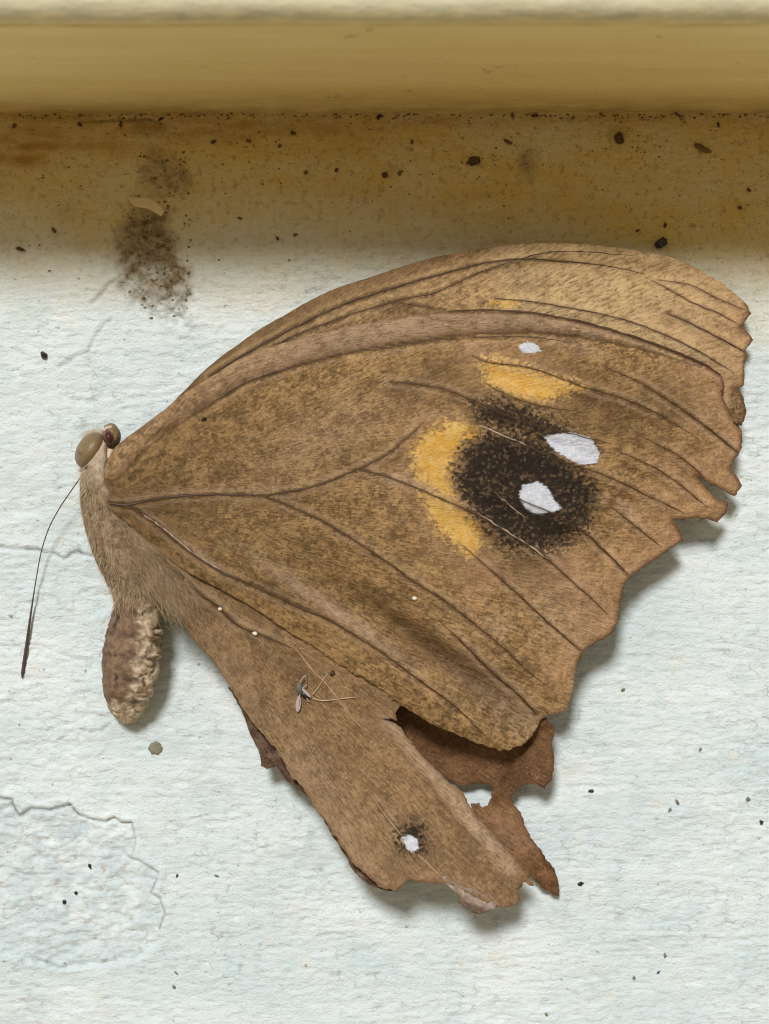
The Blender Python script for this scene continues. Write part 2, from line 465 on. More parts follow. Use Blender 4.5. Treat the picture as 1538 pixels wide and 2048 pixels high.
# ------------------------------------------------------------------ wing sheets
def sheet(name, poly, hfun, mat, parent, step=6.0, th=0.07, attrf=None, jitter=0.0, seed=0, origin=(205, 1000), uvf=None):
    b = curve(poly, step, True)
    if jitter:
        nn = np.arange(len(b)); nxt = np.roll(b, -1, 0) - np.roll(b, 1, 0)
        nrm = np.c_[-nxt[:, 1], nxt[:, 0]] / (np.hypot(nxt[:, 0], nxt[:, 1])[:, None] + 1e-9)
        amp = jitter(b[:, 0], b[:, 1]) if callable(jitter) else jitter
        b = b + nrm * (np.asarray(amp) * (1.4 * vnoise(b[:,0]/9, b[:,1]/9, seed) + 0.9 * vnoise(b[:,0]/3.7, b[:,1]/3.7, seed+1)))[:, None]
    x0, y0 = b.min(0); x1, y1 = b.max(0)
    hx = np.arange(x0, x1, step); hy = np.arange(y0, y1, step * .87)
    X, Y = np.meshgrid(hx, hy); X = X + (np.arange(len(hy)) % 2)[:, None] * step / 2
    r = np.random.default_rng(seed + 5)
    X = X.ravel() + r.uniform(-.15, .15, X.size) * step; Y = Y.ravel() + r.uniform(-.15, .15, Y.size) * step
    keep = inside(X, Y, b); X, Y = X[keep], Y[keep]
    dd, _ = dist_poly(X, Y, b, True); X, Y = X[dd > step * .6], Y[dd > step * .6]
    pts = np.r_[b, np.c_[X, Y]]; nb = len(b)
    res = delaunay_2d_cdt([Vector((float(a), float(c))) for a, c in pts], [], [list(range(nb))], 1, 1e-4)
    pv = np.array([(v.x, v.y) for v in res[0]]); F = [list(f) for f in res[2]]
    x, y = pv[:, 0], pv[:, 1]; n = len(pv)
    h = hfun(x, y)
    A = attrf(x, y) if attrf else {}
    top = P(x, y, h); bot = P(x, y, h - th)
    def orient(f):   # make faces look out of the wall (-Y)
        a, c, d = pv[f[0]], pv[f[1]], pv[f[2]]
        return f if (c[0]-a[0])*(d[1]-a[1])-(c[1]-a[1])*(d[0]-a[0]) < 0 else f[::-1]
    F = [orient(f) for f in F]
    cnt = {}
    for f in F:
        for i in range(len(f)):
            cnt[(f[i], f[(i+1) % len(f)])] = 1
    faces = list(F) + [[i + n for i in f[::-1]] for f in F]
    for (i, j) in cnt:
        if (j, i) not in cnt: faces.append([j, i, i + n, j + n])
    r_ = np.hypot(x - origin[0], y - origin[1]) * S
    th_ = np.arctan2(y - origin[1], x - origin[0])
    vv = np.c_[r_, th_ * 18.0, np.zeros(n)]
    if uvf: vv = uvf(x, y, vv)
    A2 = {k: np.r_[v, v] for k, v in A.items()}
    return mesh_obj(name, np.r_[top, bot], faces, mat, parent, A2, dict(wuv=np.r_[vv, vv]))

FLAKE = [(255,393),(280,394),(305,398),(320,410),(328,425),(322,432),(308,424),(290,416),(268,412),(258,405)]
fl = sheet('paint_flake', FLAKE, lambda x, y: 0.16 + 0.016 * np.clip(x - 255, 0, 80) - 0.004*np.abs(y-410) + .05*fbm(x/12, y/12, 90, 2),
      plain('flake_paint', (.62, .50, .28), .7, var=.2), wall, step=4, th=.10, jitter=1.0, seed=91)
fl['label'] = 'curled flake of yellowed paint lifting off the wall'

# ------------------------------------------------------------------ butterfly
BASE = P(205, 1000, 3.0)
bf = empty('butterfly', tuple(BASE))
tag(bf, 'dead brown butterfly with torn wings, black eyespot and orange patches, flat against the wall', 'butterfly')

BS = TPS([(205,1000,4.5),(240,900,4.2),(300,850,3.7),(440,720,3.2),(700,590,2.9),(1000,500,2.5),(1300,510,2.1),(1500,640,2.0),
          (1490,850,2.3),(1455,1000,2.5),(1360,1080,2.9),(1250,1200,3.4),(1150,1350,3.6),(1070,1470,3.4),(700,900,4.6),(1000,900,4.5),
          (1000,700,3.6),(1250,800,3.7),(500,1100,4.7),(400,1200,4.6),(420,1310,3.9),(500,1470,3.3),(650,1640,4.0),(760,1770,5.2),(880,1770,5.3),
          (1030,1800,3.9),(700,1400,4.3),(900,1600,3.8),(330,1130,4.6),(800,1200,4.8),(950,1350,4.7),(400,950,4.6)])

VEINS_F = [ # pts, r0, r1 (mm)
  ([(200,1006),(256,1009),(298,1001),(350,993),(430,989),(480,990),(525,992)], .13, .10),
  ([(525,992),(600,980),(660,962),(717,938)], .09, .07),
  ([(717,938),(780,905),(820,870),(850,842)], .07, .04),
  ([(717,938),(770,952),(822,972),(871,993),(920,1014),(962,1034),(1030,1076),(1099,1122),(1149,1168),(1192,1205),(1225,1240)], .07, .05),
  ([(525,992),(570,1008),(640,1040),(700,1075),(723,1090),(778,1127),(837,1170),(883,1197),(926,1230),(997,1287),(1051,1338),(1105,1380)], .08, .05),
  ([(920,1085),(960,1122),(997,1154),(1036,1189),(1090,1240),(1160,1300)], .04, .07),
  ([(970,972),(1040,1000),(1121,1034),(1170,1066),(1212,1105),(1255,1150)], .03, .08),
  ([(1223,1014),(1271,1053),(1321,1092)], .04, .05),
  ([(940,842),(1000,868),(1060,894),(1130,925),(1208,950),(1259,973),(1318,1003),(1380,1030)], .04, .05),
  ([(1230,900),(1312,937),(1357,967),(1417,1017)], .04, .05),
  ([(1280,872),(1354,910),(1396,943),(1410,958)], .04, .05),
  ([(780,764),(845,770),(894,780),(943,800),(1000,825),(1070,850),(1150,870),(1230,890)], .06, .04),
  ([(936,705),(965,722),(1056,735),(1121,757),(1164,774),(1240,795),(1320,830),(1400,880)], .05, .05),
  ([(965,764),(1020,793),(1080,812),(1150,822)], .05, .03),
  ([(1200,730),(1280,765),(1354,812),(1393,839),(1476,905)], .03, .08),
  ([(205,1008),(269,1017),(324,1058),(360,1089),(399,1118),(446,1146),(500,1169),(525,1180),(582,1207),(660,1240),(712,1272),(764,1305),(833,1357),(903,1408),(953,1454),(990,1490)], .09, .06),
  ([(870,1235),(930,1290),(985,1345),(1040,1392),(1072,1428)], .04, .09),
  ([(900,622),(940,620),(1010,621),(1076,627),(1130,637),(1189,650),(1240,665),(1290,682),(1340,700),(1387,720),(1420,736),(1442,750)], .06, .13),
  ([(330,866),(400,822),(491,765),(582,735),(691,708),(775,696),(873,680),(960,675),(1060,674),(1150,687)], .05, .05),
]
BAND_MID = [(222,935),(262,888),(330,835),(400,790),(482,742),(600,700),(691,678),(770,664),(873,650),(960,646),(1060,646),(1160,660),(1250,680),(1330,704),(1400,731)]
BAND_LOW = [(300,882),(400,819),(491,762),(582,732),(691,705),(775,693),(873,677),(960,672),(1060,668),(1150,677),(1240,694),(1320,715)]

def band_w(t): return 27 * (1 - 0.9 * np.clip((t - .55) / .45, 0, 1))
def pleat(x, y, seed, a=.06):
    th = np.arctan2(y - 1000, x - 205); r = np.hypot(x - 205, y - 1000)
    return a * fbm(th * 42, r / 260, seed, 3) * sstep(r, 200, 700)
def h_fore(x, y):
    h = BS(x, y)
    d, t = dist_poly(x, y, BAND_MID)
    w = band_w(t)
    h = h + 0.30 * np.clip(1 - (d / w) ** 2, 0, 1) ** .8 * (1 - sstep(t, .62, .95))
    dl, _ = dist_poly(x, y, BAND_LOW); h = h - 0.16 * np.exp(-(dl / 9) ** 2)
    dr, tr = dist_poly(x, y, [(400,1085),(500,1140),(608,1186),(673,1222),(738,1269),(800,1315),(860,1355),(930,1410)])
    h = h + 0.55 * np.exp(-(dr / 26) ** 2) * np.sin(np.pi * np.clip(tr, .02, .98))
    dv, tv = dist_poly(x, y, [(560,1120),(660,1180),(760,1240),(850,1300),(940,1350),(1010,1395),(1072,1434)])
    h = h - 0.85 * np.exp(-(dv / 34) ** 2) * sstep(tv, 0, .3)
    for pts, r0, r1 in VEINS_F[:14]:
        m = np.array(pts, float)
        k = (x > m[:,0].min()-60) & (x < m[:,0].max()+60) & (y > m[:,1].min()-60) & (y < m[:,1].max()+60)
        if not k.any(): continue
        dd, tt = dist_poly(x[k], y[k], m)
        h[k] += 0.13 * np.exp(-(dd / 16) ** 2) * np.sin(np.pi * np.clip(tt, .06, .94)) - 0.06 * np.exp(-((dd-26) / 14) ** 2)
    nd = np.full(np.shape(x), 1e9)
    for k in (3, 4, 5, 6, 7, 8, 9, 10, 11, 12, 14, 16): nd = np.minimum(nd, dist_poly(x, y, VEINS_F[k][0])[0])
    h = h - .30 * (1 - np.exp(-(nd / 40) ** 2)) * sstep(x * .9 + y * .45, 1050, 1400) * (1 - sstep(nd, 60, 120))
    h = h + 0.16 * fbm(x / 120, y / 120, 101, 3) + 0.07 * fbm(x / 26, y / 26, 104, 3) + pleat(x, y, 105)
    e = sstep(x * .72 + y * .69, 1420, 1640)
    h = h + e * 0.22 * fbm(x / 38, y / 38, 107, 3)
    el, _ = dist_poly(x, y, FORE_LOW)
    h = h - 0.25 * np.exp(-(el / 16) ** 2)
    return h

FORE_LOW = [(250,1042),(300,1087),(326,1108),(360,1134),(400,1158),(465,1191),(517,1222),(582,1266),(624,1292),(681,1331),(738,1363),(801,1410),(856,1443),(903,1466),(950,1484),(996,1499)]
FORE = [(196,1004),(202,982),(208,958),(216,918),(228,898),(246,881),(288,850),(329,819),(367,788),(400,768),(440,742),(482,717),(540,694),(618,673),(691,653),(764,638),(873,624),(940,620),(1010,621),(1076,627),(1130,637),(1189,650),(1240,665),(1290,682),(1340,700),(1387,720),(1420,736),(1445,752),
        (1450,772),(1446,790),(1452,810),(1463,830),(1483,862),(1486,895),(1470,919),(1463,938),(1485,971),(1469,993),(1436,975),(1392,951),(1404,966),(1440,1000),(1458,1005),(1454,1022),(1434,1043),(1393,1037),(1346,1040),
        (1358,1059),(1367,1080),(1333,1104),(1288,1134),(1259,1157),(1248,1178),(1242,1202),(1240,1225),(1236,1247),(1223,1268),(1187,1289),(1166,1304),(1155,1330),(1147,1365),(1141,1400),(1129,1422),(1086,1437),(1078,1445),(1066,1466),(1042,1490),(1018,1503)] + FORE_LOW[::-1]

ORANGE = [[(966,722),(985,717),(1000,722),(1060,738),(1110,752),(1150,766),(1166,776),(1120,788),(1092,802),(1070,803),(1030,794),(1000,780),(975,768)],
          [(905,845),(935,848),(955,860),(958,878),(932,890),(913,915),(904,945),(905,975),(914,1003),(895,995),(865,976),(836,955),(825,920),(832,888),(860,860)],
          [(838,986),(880,996),(930,1020),(955,1045),(964,1075),(952,1112),(935,1112),(910,1090),(880,1060),(855,1020)]]
BLACK = [[(915,905),(950,872),(1000,858),(1060,866),(1100,885),(1150,930),(1188,970),(1195,1010),(1178,1055),(1140,1088),(1090,1106),(1040,1106),(992,1085),(962,1050),(930,1008),(907,960)],
         [(945,808),(1000,797),(1060,815),(1120,845),(1165,880),(1195,900),(1180,925),(1120,912),(1060,880),(990,858),(950,840)]]
WHITE = [[(1086,873),(1120,867),(1140,864),(1180,875),(1200,905),(1195,925),(1165,930),(1140,920),(1115,905),(1100,890)],
         [(1045,970),(1075,963),(1095,975),(1108,998),(1124,1018),(1100,1025),(1070,1028),(1050,1015),(1038,993)],
         [(1037,691),(1055,683),(1075,690),(1082,702),(1060,707),(1042,703)]]

def gauss(x, y, cx, cy, rx, ry, ang=0):
    a = math.radians(ang); u = (x-cx)*math.cos(a)+(y-cy)*math.sin(a); v = -(x-cx)*math.sin(a)+(y-cy)*math.cos(a)
    return np.exp(-(u/rx)**2 - (v/ry)**2)

def veinmask(x, y, veins, w):
    r = np.zeros_like(x); g = np.zeros_like(x)
    for pts, a, b in veins:
        d, t = dist_poly(x, y, pts)
        k = np.clip(np.minimum(t + (a > .05), 1 - t + (b > .065)) * 5 + .05, 0, 1) * (.45 + 5 * (a + (b - a) * t))
        r = np.maximum(r, k * np.exp(-(d / w) ** 2)); g = np.maximum(g, k * np.exp(-((d - 9) / 4.5) ** 2))  # g: painted highlight running beside each vein
    return np.where(r > .2 * g, r, -g)

def attr_fore(x, y):
    d, t = dist_poly(x, y, BAND_MID)
    outer, _ = dist_poly(x, y, FORE[26:60])
    pale = 0.9 * sstep(band_w(t) + 3 - d, 0, 10) * (0.35 + .65 * sstep(t, .1, .5)) * (1 - .75 * sstep(t, .66, .97))
    pale = np.maximum(pale, .45 * gauss(x, y, 1150, 1230, 160, 70, 45))
    pale = np.maximum(pale, .5 * gauss(x, y, 1000, 1390, 160, 45, 40))
    pale = np.maximum(pale, .95 * gauss(x, y, 660, 1215, 170, 15, 34)); pale = np.maximum(pale, .7 * gauss(x, y, 400, 1112, 90, 9, 36))
    pale = np.maximum(pale, .35 * gauss(x, y, 640, 880, 170, 60, -30))
    for g in ((860,832,52,24,15,.8),(790,950,70,26,22,.7),(968,708,50,14,12,.8),(1130,690,90,14,12,.6),(1000,1250,60,26,40,.5),(700,880,120,30,-20,.45),(1250,1010,60,26,40,.6),(1380,800,60,24,35,.5)): pale = np.maximum(pale, g[5] * gauss(x, y, *g[:5]) * sstep(fbm(x / 18, y / 18, 118, 3), -.25, .3))
    warm = np.clip(1 - outer / 120, 0, 1) * .8
    warm = np.maximum(warm, .8 * gauss(x, y, 880, 960, 75, 140, -8)); warm = np.maximum(warm, .7 * gauss(x, y, 1030, 740, 120, 50, 14)); warm = np.maximum(warm, .9 * gauss(x, y, 1140, 1140, 90, 60, 30)); warm = np.maximum(warm, .8 * gauss(x, y, 950, 1140, 45, 70, -25))
    dusk = np.maximum(.75 * gauss(x, y, 1180, 800, 170, 60, 30), .5 * gauss(x, y, 1330, 800, 110, 45, 35))
    dusk = np.maximum(dusk, .55 * gauss(x, y, 1060, 1130, 70, 40, 20)); dusk = np.maximum(dusk, .95 * gauss(x, y, 890, 1310, 190, 24, 36.5))  # last term paints shade into the furrow of the wing fold
    dusk = np.maximum(dusk, .45 * gauss(x, y, 900, 760, 110, 45, 10))
    dusk = np.maximum(dusk, .3 * gauss(x, y, 330, 1040, 120, 60, 30))
    rim = np.exp(-(outer / 7) ** 2)
    return dict(orange=sdfs(x, y, ORANGE), black=sdfs(x, y, BLACK), white=sdfs(x, y, WHITE), pale=pale, warm=warm, dusk=dusk,
                rim=rim, vein=veinmask(x, y, VEINS_F, 3.6))

def wing_mat(name, dark, light, palec=(.68, .475, .33), warmc=(.66, .39, .21), transl=.09, contrast=1.0):
    n = NT(name); uv = n.attr('wuv', True); co = n.objco()
    fib = n.noise(n.vmul(uv, (1.6, 11.0, 1)), 1.0, 5, .68, .2)
    scl = n.sepx(n.voronoi(n.vmul(uv, (4.2, 7.0, 1)), 1.0))
    scl2 = n.sepx(n.voronoi(co, 6600.0))
    big = n.noise(n.vmul(uv, (.22, .42, 1)), 1.0, 4, .62)
    mid = n.noise(co, 1200, 4, .68)
    f = n.add(n.mul(fib, .75), n.add(n.mul(scl, .10 * contrast), n.add(n.mul(scl2, .16 * contrast), n.add(n.mul(big, .40), n.mul(mid, .50)))))
    f = n.ramp(f, .70 + .07 * contrast, 1.06 + .14 * contrast)
    c = n.mix(f, dark, light)
    c = n.mix(n.mul(n.attr('pale'), n.ramp(n.add(fib, n.mul(mid, .6)), .50, 1.02)), c, palec)
    c = n.mix(n.mul(n.attr('warm'), n.madd(mid, .7, .3)), c, warmc)
    c = n.mix(n.mul(n.attr('dusk'), n.madd(scl2, .7, .45)), c, tuple(v * .62 for v in dark))
    grit = n.noise(n.vmul(uv, (6.5, 11.0, 1)), 1.0, 4, .75)
    frost = n.noise(n.vmul(uv, (.55, 1.5, 1)), 1.0, 5, .72)
    c = n.mix(n.mul(n.ramp(grit, .56, .70), n.madd(n.ramp(frost, .40, .64), .62, .14)), c, (.72, .54, .40))
    c = n.mix(n.mul(n.ramp(grit, .46, .34), .48), c, tuple(v * .5 for v in dark))
    spk = n.madd(scl2, 1.0, n.mul(mid, .8))                                     # 0..1.8
    o = n.ramp(n.madd(n.add(spk, -.9), 24.0, n.attr('orange')), -13, 13)
    oc = n.mix(n.ramp(mid, .35, .7), (.88, .48, .085), (.96, .62, .18))
    oc = n.mix(n.mul(n.ramp(scl2, .5, 1.0), .5), oc, (.95, .68, .28))
    c = n.mix(n.mul(o, .96), c, oc)
    b = n.ramp(n.madd(n.add(spk, -.9), 42.0, n.attr('black')), -16, 16)
    bc = n.mix(n.ramp(n.add(scl2, n.mul(scl, .35)), .85, 1.3), (.012, .008, .006), (.16, .10, .055))
    c = n.mix(n.mul(b, .95), c, bc)
    w = n.ramp(n.madd(n.add(n.noise(n.vmul(uv, (3, 12, 1)), 1.0, 3), -.5), 14.0, n.attr('white')), -2, 2.5)
    wc = n.mix(n.ramp(scl2, .2, .9), (.74, .79, .90), (.90, .91, .95))
    c = n.mix(w, c, wc)
    flek = n.math('MULTIPLY', n.ramp(n.noise(n.vmul(uv, (1.6, 5.5, 1)), 1.0, 5, .75), .63, .74), n.ramp(scl2, .35, .8))
    c = n.mix(n.mul(flek, .55), c, (.62, .47, .35))
    c = n.mix(n.mul(n.ramp(n.attr('vein'), .0, -1.0), n.madd(b, -.32, .34)), c, palec)  # vein highlight mixed into the colour, weaker on black
    c = n.mix(n.mul(n.math('MAXIMUM', n.attr('vein'), 0.0), .88), c, (.06, .030, .013))
    c = n.mix(n.mul(n.attr('rim'), .85), c, (.14, .06, .028))
    bp = n.bump(n.add(n.mul(scl2, .5), n.mul(scl, .5)), 2.2e-5, .6)
    bp = n.bump(fib, 1.7e-4, .9, bp)
    bp = n.bump(mid, 2.0e-4, .9, bp)
    bp = n.bump(grit, 9e-5, .9, bp)
    return n.bsdf(c, .62, bp, .30, sheen=.0, transl=transl)

def band_uv(x, y, vv):
    d, t = dist_poly(x, y, BAND_MID); dl, _ = dist_poly(x, y, BAND_LOW)
    k = (d < band_w(t)) ; vv = vv.copy()
    vv[k] = np.c_[t * 40 + 60, np.where(dl < band_w(t), d, -d) * S * 1.6, d * 0][k]
    return vv
M_fore = wing_mat('forewing_scales', (.180, .102, .036), (.66, .405, .170))
fore_jit = lambda x, y: 0.35 + 1.5 * sstep(x * .55 + y * .83, 1250, 1500) * (1 - .7 * gauss(x, y, 1430, 980, 50, 40))
forewing = sheet('forewing', FORE, h_fore, M_fore, bf, step=5.2, th=.07, attrf=attr_fore, jitter=fore_jit, seed=110, uvf=band_uv)
forewing['label'] = 'large uppermost forewing with black eyespot, white pupils and orange patches'

M_vein = plain('vein_dark', (.06, .028, .013), .5, .35, .4, 3000)
M_veinp = plain('vein_pale', (.40, .27, .14), .5, .35, .3, 3000)
def veins(wing, lst, hf, pale=()):
    for i, (pts, r0, r1) in enumerate(lst):
        c = curve(pts, 9.0); k = len(c)
        t = np.linspace(0, 1, k)
        r = (r0 + (r1 - r0) * t) * (1 + .25 * vnoise(t * 23, t * 0 + i, 5)) * np.clip(np.minimum(t, 1 - t) * 9 + .25, 0, 1)
        c = c + np.c_[vnoise(c[:,0]/15, c[:,1]/15, 7), vnoise(c[:,0]/15, c[:,1]/15, 8)] * 1.0
        h = hf(c[:, 0].copy(), c[:, 1].copy()) - r * .35
        V, F = tube_geo(P(c[:, 0], c[:, 1], h), r * .70 * MM, 6)
        mesh_obj('vein', V, F, M_veinp if i in pale else M_vein, wing)
veins(forewing, VEINS_F, h_fore, pale=())
# pale raised stretches of the veins crossing the eyespot and near the wing root
for pts, r in [([(262,1014),(285,1028),(324,1054),(360,1085),(399,1114),(446,1141)], .045),
               ([(962,1030),(1000,1054),(1040,1080),(1098,1118)], .05), ([(956,850),(1000,868),(1055,891)], .05),
               ([(988,984),(1020,1010),(1050,1036)], .035)]:
    c = curve(pts, 5.0); c = c + 1.4 * np.c_[vnoise(c[:,0]/11, c[:,1]/11, 56), vnoise(c[:,0]/11, c[:,1]/11, 57)]; t = np.linspace(0, 1, len(c))
    r_ = r * np.clip(np.minimum(t, 1 - t) * 8 + .2, 0, 1) * np.clip(.75 + .9 * vnoise(c[:,0]/9, c[:,1]/9, 55), .15, 1.5)
    V, F = tube_geo(P(c[:,0], c[:,1], h_fore(c[:,0].copy(), c[:,1].copy()) + .005), r_ * MM * .75, 6)
    mesh_obj('vein', V, F, plain('vein_worn', (.46, .36, .27), .5, .3, .35, 5000), forewing)

# --- second forewing, showing above and behind the first
BACK = [(300,880),(345,806),(372,778),(400,749),(440,715),(473,691),(520,658),(571,629),(620,601),(669,578),(750,551),(800,534),(855,518),(905,507),(960,498),(1020,490),(1080,486),(1160,488),(1240,496),(1300,506),(1340,514),(1400,540),(1450,572),(1492,608),(1503,627),(1480,654),(1500,668),(1507,680),(1494,699),(1490,724),(1489,755),(1488,771),(1477,776),(1465,775),(1484,790),(1491,815),(1489,838),(1484,851),(1470,846),
        (1400,800),(1300,750),(1180,720),(1000,690),(800,710),(600,780),(420,860)]
VEINS_B = [([(420,752),(473,718),(571,664),(669,616),(760,584),(855,556),(960,528),(1040,518),(1120,522),(1200,530),(1290,548)], .09, .06),
           ([(480,728),(580,676),(700,630),(800,600),(870,585),(960,545),(1100,505),(1280,512)], .06, .04),
           ([(1300,560),(1340,580),(1390,608),(1440,628),(1480,652)], .04, .06),
           ([(1330,625),(1371,642),(1430,672),(1490,704)], .05, .07),
           ([(1310,560),(1380,570),(1440,600),(1495,622)], .04, .03),
           ([(970,596),(1050,602),(1150,618),(1250,640),(1340,674),(1420,716),(1470,748)], .05, .05),
           ([(760,600),(830,610),(880,618)], .04, .02)]
def h_back(x, y):
    h = BS(x, y) - 0.62
    de, _ = dist_poly(x, y, BACK[2:20])
    h = h + 0.30 * np.exp(-((de - 16) / 15) ** 2)
    for pts, r0, r1 in VEINS_B:
        dd, tt = dist_poly(x, y, pts)
        h = h + .10 * np.exp(-(dd / 12) ** 2) - .05 * np.exp(-((dd - 20) / 10) ** 2)
    h = h + pleat(x, y, 122, .10) + .10 * fbm(x / 70, y / 70, 121, 3) + .07 * fbm(x / 24, y / 24, 123, 3) + .12 * sstep(x, 1380, 1480) * fbm(x / 26, y / 26, 124, 2)
    h = h + .85 * sstep(x, 1449, 1475) * sstep(y, 768, 790) * 0.6
    return h
def attr_back(x, y):
    outer, _ = dist_poly(x, y, BACK[23:39])
    de, te = dist_poly(x, y, BACK[2:22])
    pale = .95 * sstep(x, 930, 1050) * (1 - .5 * sstep(x, 1350, 1480))
    pale = np.maximum(pale, .9 * gauss(x, y, 1030, 605, 60, 16, 5)); pale = np.maximum(pale, .75 * gauss(x, y, 1250, 640, 130, 18, 18))
    warm = np.maximum(np.clip(1 - outer / 80, 0, 1) * .7, .35 * sstep(x, 1250, 1400))
    dusk = np.maximum(.55 * gauss(x, y, 1360, 635, 60, 16, 25), .75 * np.exp(-(de / 22) ** 2) * (1 - sstep(x, 850, 1150)))
    dusk = np.maximum(dusk, .5 * gauss(x, y, 1060, 560, 60, 40, 0) * sstep(vnoise(x/13, y/13, 3), -.2, .5))
    dusk = np.maximum(dusk, .9 * sstep(x, 1452, 1466) * sstep(y, 770, 782))
    return dict(orange=-40 + 50 * gauss(x, y, 1005, 606, 60, 16, 4), black=np.full_like(x, -200), white=np.full_like(x, -200), pale=pale, warm=warm, dusk=dusk,
                rim=np.exp(-(outer / 6) ** 2), vein=veinmask(x, y, VEINS_B, 3.6))
M_back = wing_mat('rear_forewing_scales', (.215, .122, .050), (.67, .425, .205), palec=(.76, .55, .29), warmc=(.64, .375, .21))
backwing = sheet('forewing', BACK, h_back, M_back, bf, step=5.2, th=.07, attrf=attr_back,
                 jitter=lambda x, y: .3 + .9 * sstep(x, 1300, 1450), seed=130)
backwing['label'] = 'paler second forewing showing above the costal edge of the first'
veins(backwing, VEINS_B, h_back)

# --- hindwing
HIND = [(300,1150),(290,1090),(330,1070),(420,1105),(540,1175),(660,1255),(760,1325),(822,1385),(800,1412),(791,1427),(794,1441),(776,1437),(764,1439),(794,1448),(809,1466),(822,1485),(846,1513),(872,1537),(895,1560),(929,1589),(939,1609),(962,1636),(985,1662),(1015,1697),(1040,1727),(1053,1746),(1067,1771),(1046,1766),(1037,1781),(1039,1793),(1034,1810),(1014,1815),(988,1811),(940,1788),(888,1768),(842,1763),(814,1757),(806,1773),(790,1783),(767,1776),(735,1752),(702,1722),(687,1698),(663,1662),(630,1617),(606,1578),(579,1545),(556,1507),(530,1473),(500,1438),(474,1398),(445,1350),(420,1314),(389,1280),(371,1257),(345,1218),(318,1185)]
VEINS_H = [([(330,1120),(360,1150),(400,1188),(436,1214),(478,1253),(512,1266),(551,1282),(590,1298)], .09, .06),
           ([(590,1298),(600,1308),(624,1339),(650,1365),(681,1404),(707,1438),(730,1462)], .07, .05),
           ([(741,1588),(770,1630),(803,1672)], .04, .07),
           ([(590,1298),(608,1297),(624,1292)], .04, .03),
           ([(834,1707),(855,1727),(883,1752)], .06, .06),
           ([(480,1256),(492,1278),(503,1305)], .04, .02)]
LIP = [(775,1447),(800,1470),(838,1522),(875,1565),(905,1600),(945,1650),(985,1695),(1015,1735)]
INNER = [(800,1510),(855,1575),(888,1620),(936,1676),(972,1711),(1005,1750)]
def h_hind(x, y):
    h = BS(x, y) - 0.50
    d, t = dist_poly(x, y, LIP)
    h = h + .42 * np.exp(-(d / 20) ** 2) * np.sin(np.pi * np.clip(t * .9 + .05, 0, 1))
    di, _ = dist_poly(x, y, INNER); h = h - .22 * np.exp(-(di / 8) ** 2)
    dl, tl = dist_poly(x, y, [(430,1290),(500,1390),(560,1470),(640,1590),(720,1710),(770,1750)])
    h = h + .28 * np.exp(-(dl / 30) ** 2)
    dg, _ = dist_poly(x, y, [(620,1520),(700,1640),(760,1720),(800,1745)]); h = h - .16 * np.exp(-(dg / 16) ** 2)
    for pts, r0, r1 in VEINS_H[:3]:
        dd, tt = dist_poly(x, y, pts); h = h + .10 * np.exp(-(dd / 12) ** 2) - .05 * np.exp(-((dd - 20) / 10) ** 2)
    h = h + .14 * fbm(x / 90, y / 90, 141, 3) + .07 * fbm(x / 24, y / 24, 143, 3) + pleat(x, y, 144, .05)
    h = h + .30 * sstep(x * .6 + y * .8, 1930, 2060) * fbm(x / 30, y / 30, 145, 3)
    fl_, _ = dist_poly(x, y, FORE_LOW)
    under = inside(x, y, FORE)
    h = np.where(under, np.minimum(h, h_fore(x.copy(), y.copy()) - .16 - .10 * np.clip(fl_ / 20, 0, 1)), h)
    return h
def attr_hind(x, y):
    d, t = dist_poly(x, y, LIP); outer, _ = dist_poly(x, y, HIND[9:46])
    pale = .95 * np.exp(-(d / 17) ** 4); pale = np.maximum(pale, .35 * gauss(x, y, 640, 1600, 60, 190, -32))
    pale = np.maximum(pale, .35 * gauss(x, y, 480, 1370, 35, 120, -30))
    warm = .25 + .4 * np.clip(1 - outer / 60, 0, 1)
    dusk = .55 * np.maximum(gauss(x, y, 822, 1683, 42, 36), gauss(x, y, 850, 1700, 60, 20, 20))
    dusk = np.maximum(dusk, .45 * gauss(x, y, 790, 1735, 60, 14, 42))
    return dict(orange=np.full_like(x, -200), black=30 - np.hypot((x - 824), (y - 1676) * .95), white=sdf(x, y, [(803,1675),(817,1669),(833,1677),(838,1695),(828,1706),(814,1699)]),
                pale=pale, warm=warm, dusk=dusk, rim=.5 * np.exp(-(outer / 5) ** 2), vein=veinmask(x, y, VEINS_H[:1] + VEINS_H[2:3], 3.6))
M_hind = wing_mat('hindwing_scales', (.175, .102, .043), (.57, .355, .165), palec=(.74, .55, .37), warmc=(.48, .295, .165), contrast=.75)
hindwing = sheet('hindwing', HIND, h_hind, M_hind, bf, step=5.2, th=.07, attrf=attr_hind, jitter=lambda x, y: .4 + 1.3 * sstep(y, 1420, 1500), seed=150)
hindwing['label'] = 'torn hindwing with a small white dot near its tip'
veins(hindwing, VEINS_H, h_hind, pale=(1, 2, 3, 4, 5))

def blank(x, y, **kw):
    z = np.full_like(x, -200.0); o = np.zeros_like(x)
    r = dict(orange=z, black=z, white=z, pale=o, warm=o, dusk=o, rim=o, vein=o); r.update(kw); return r
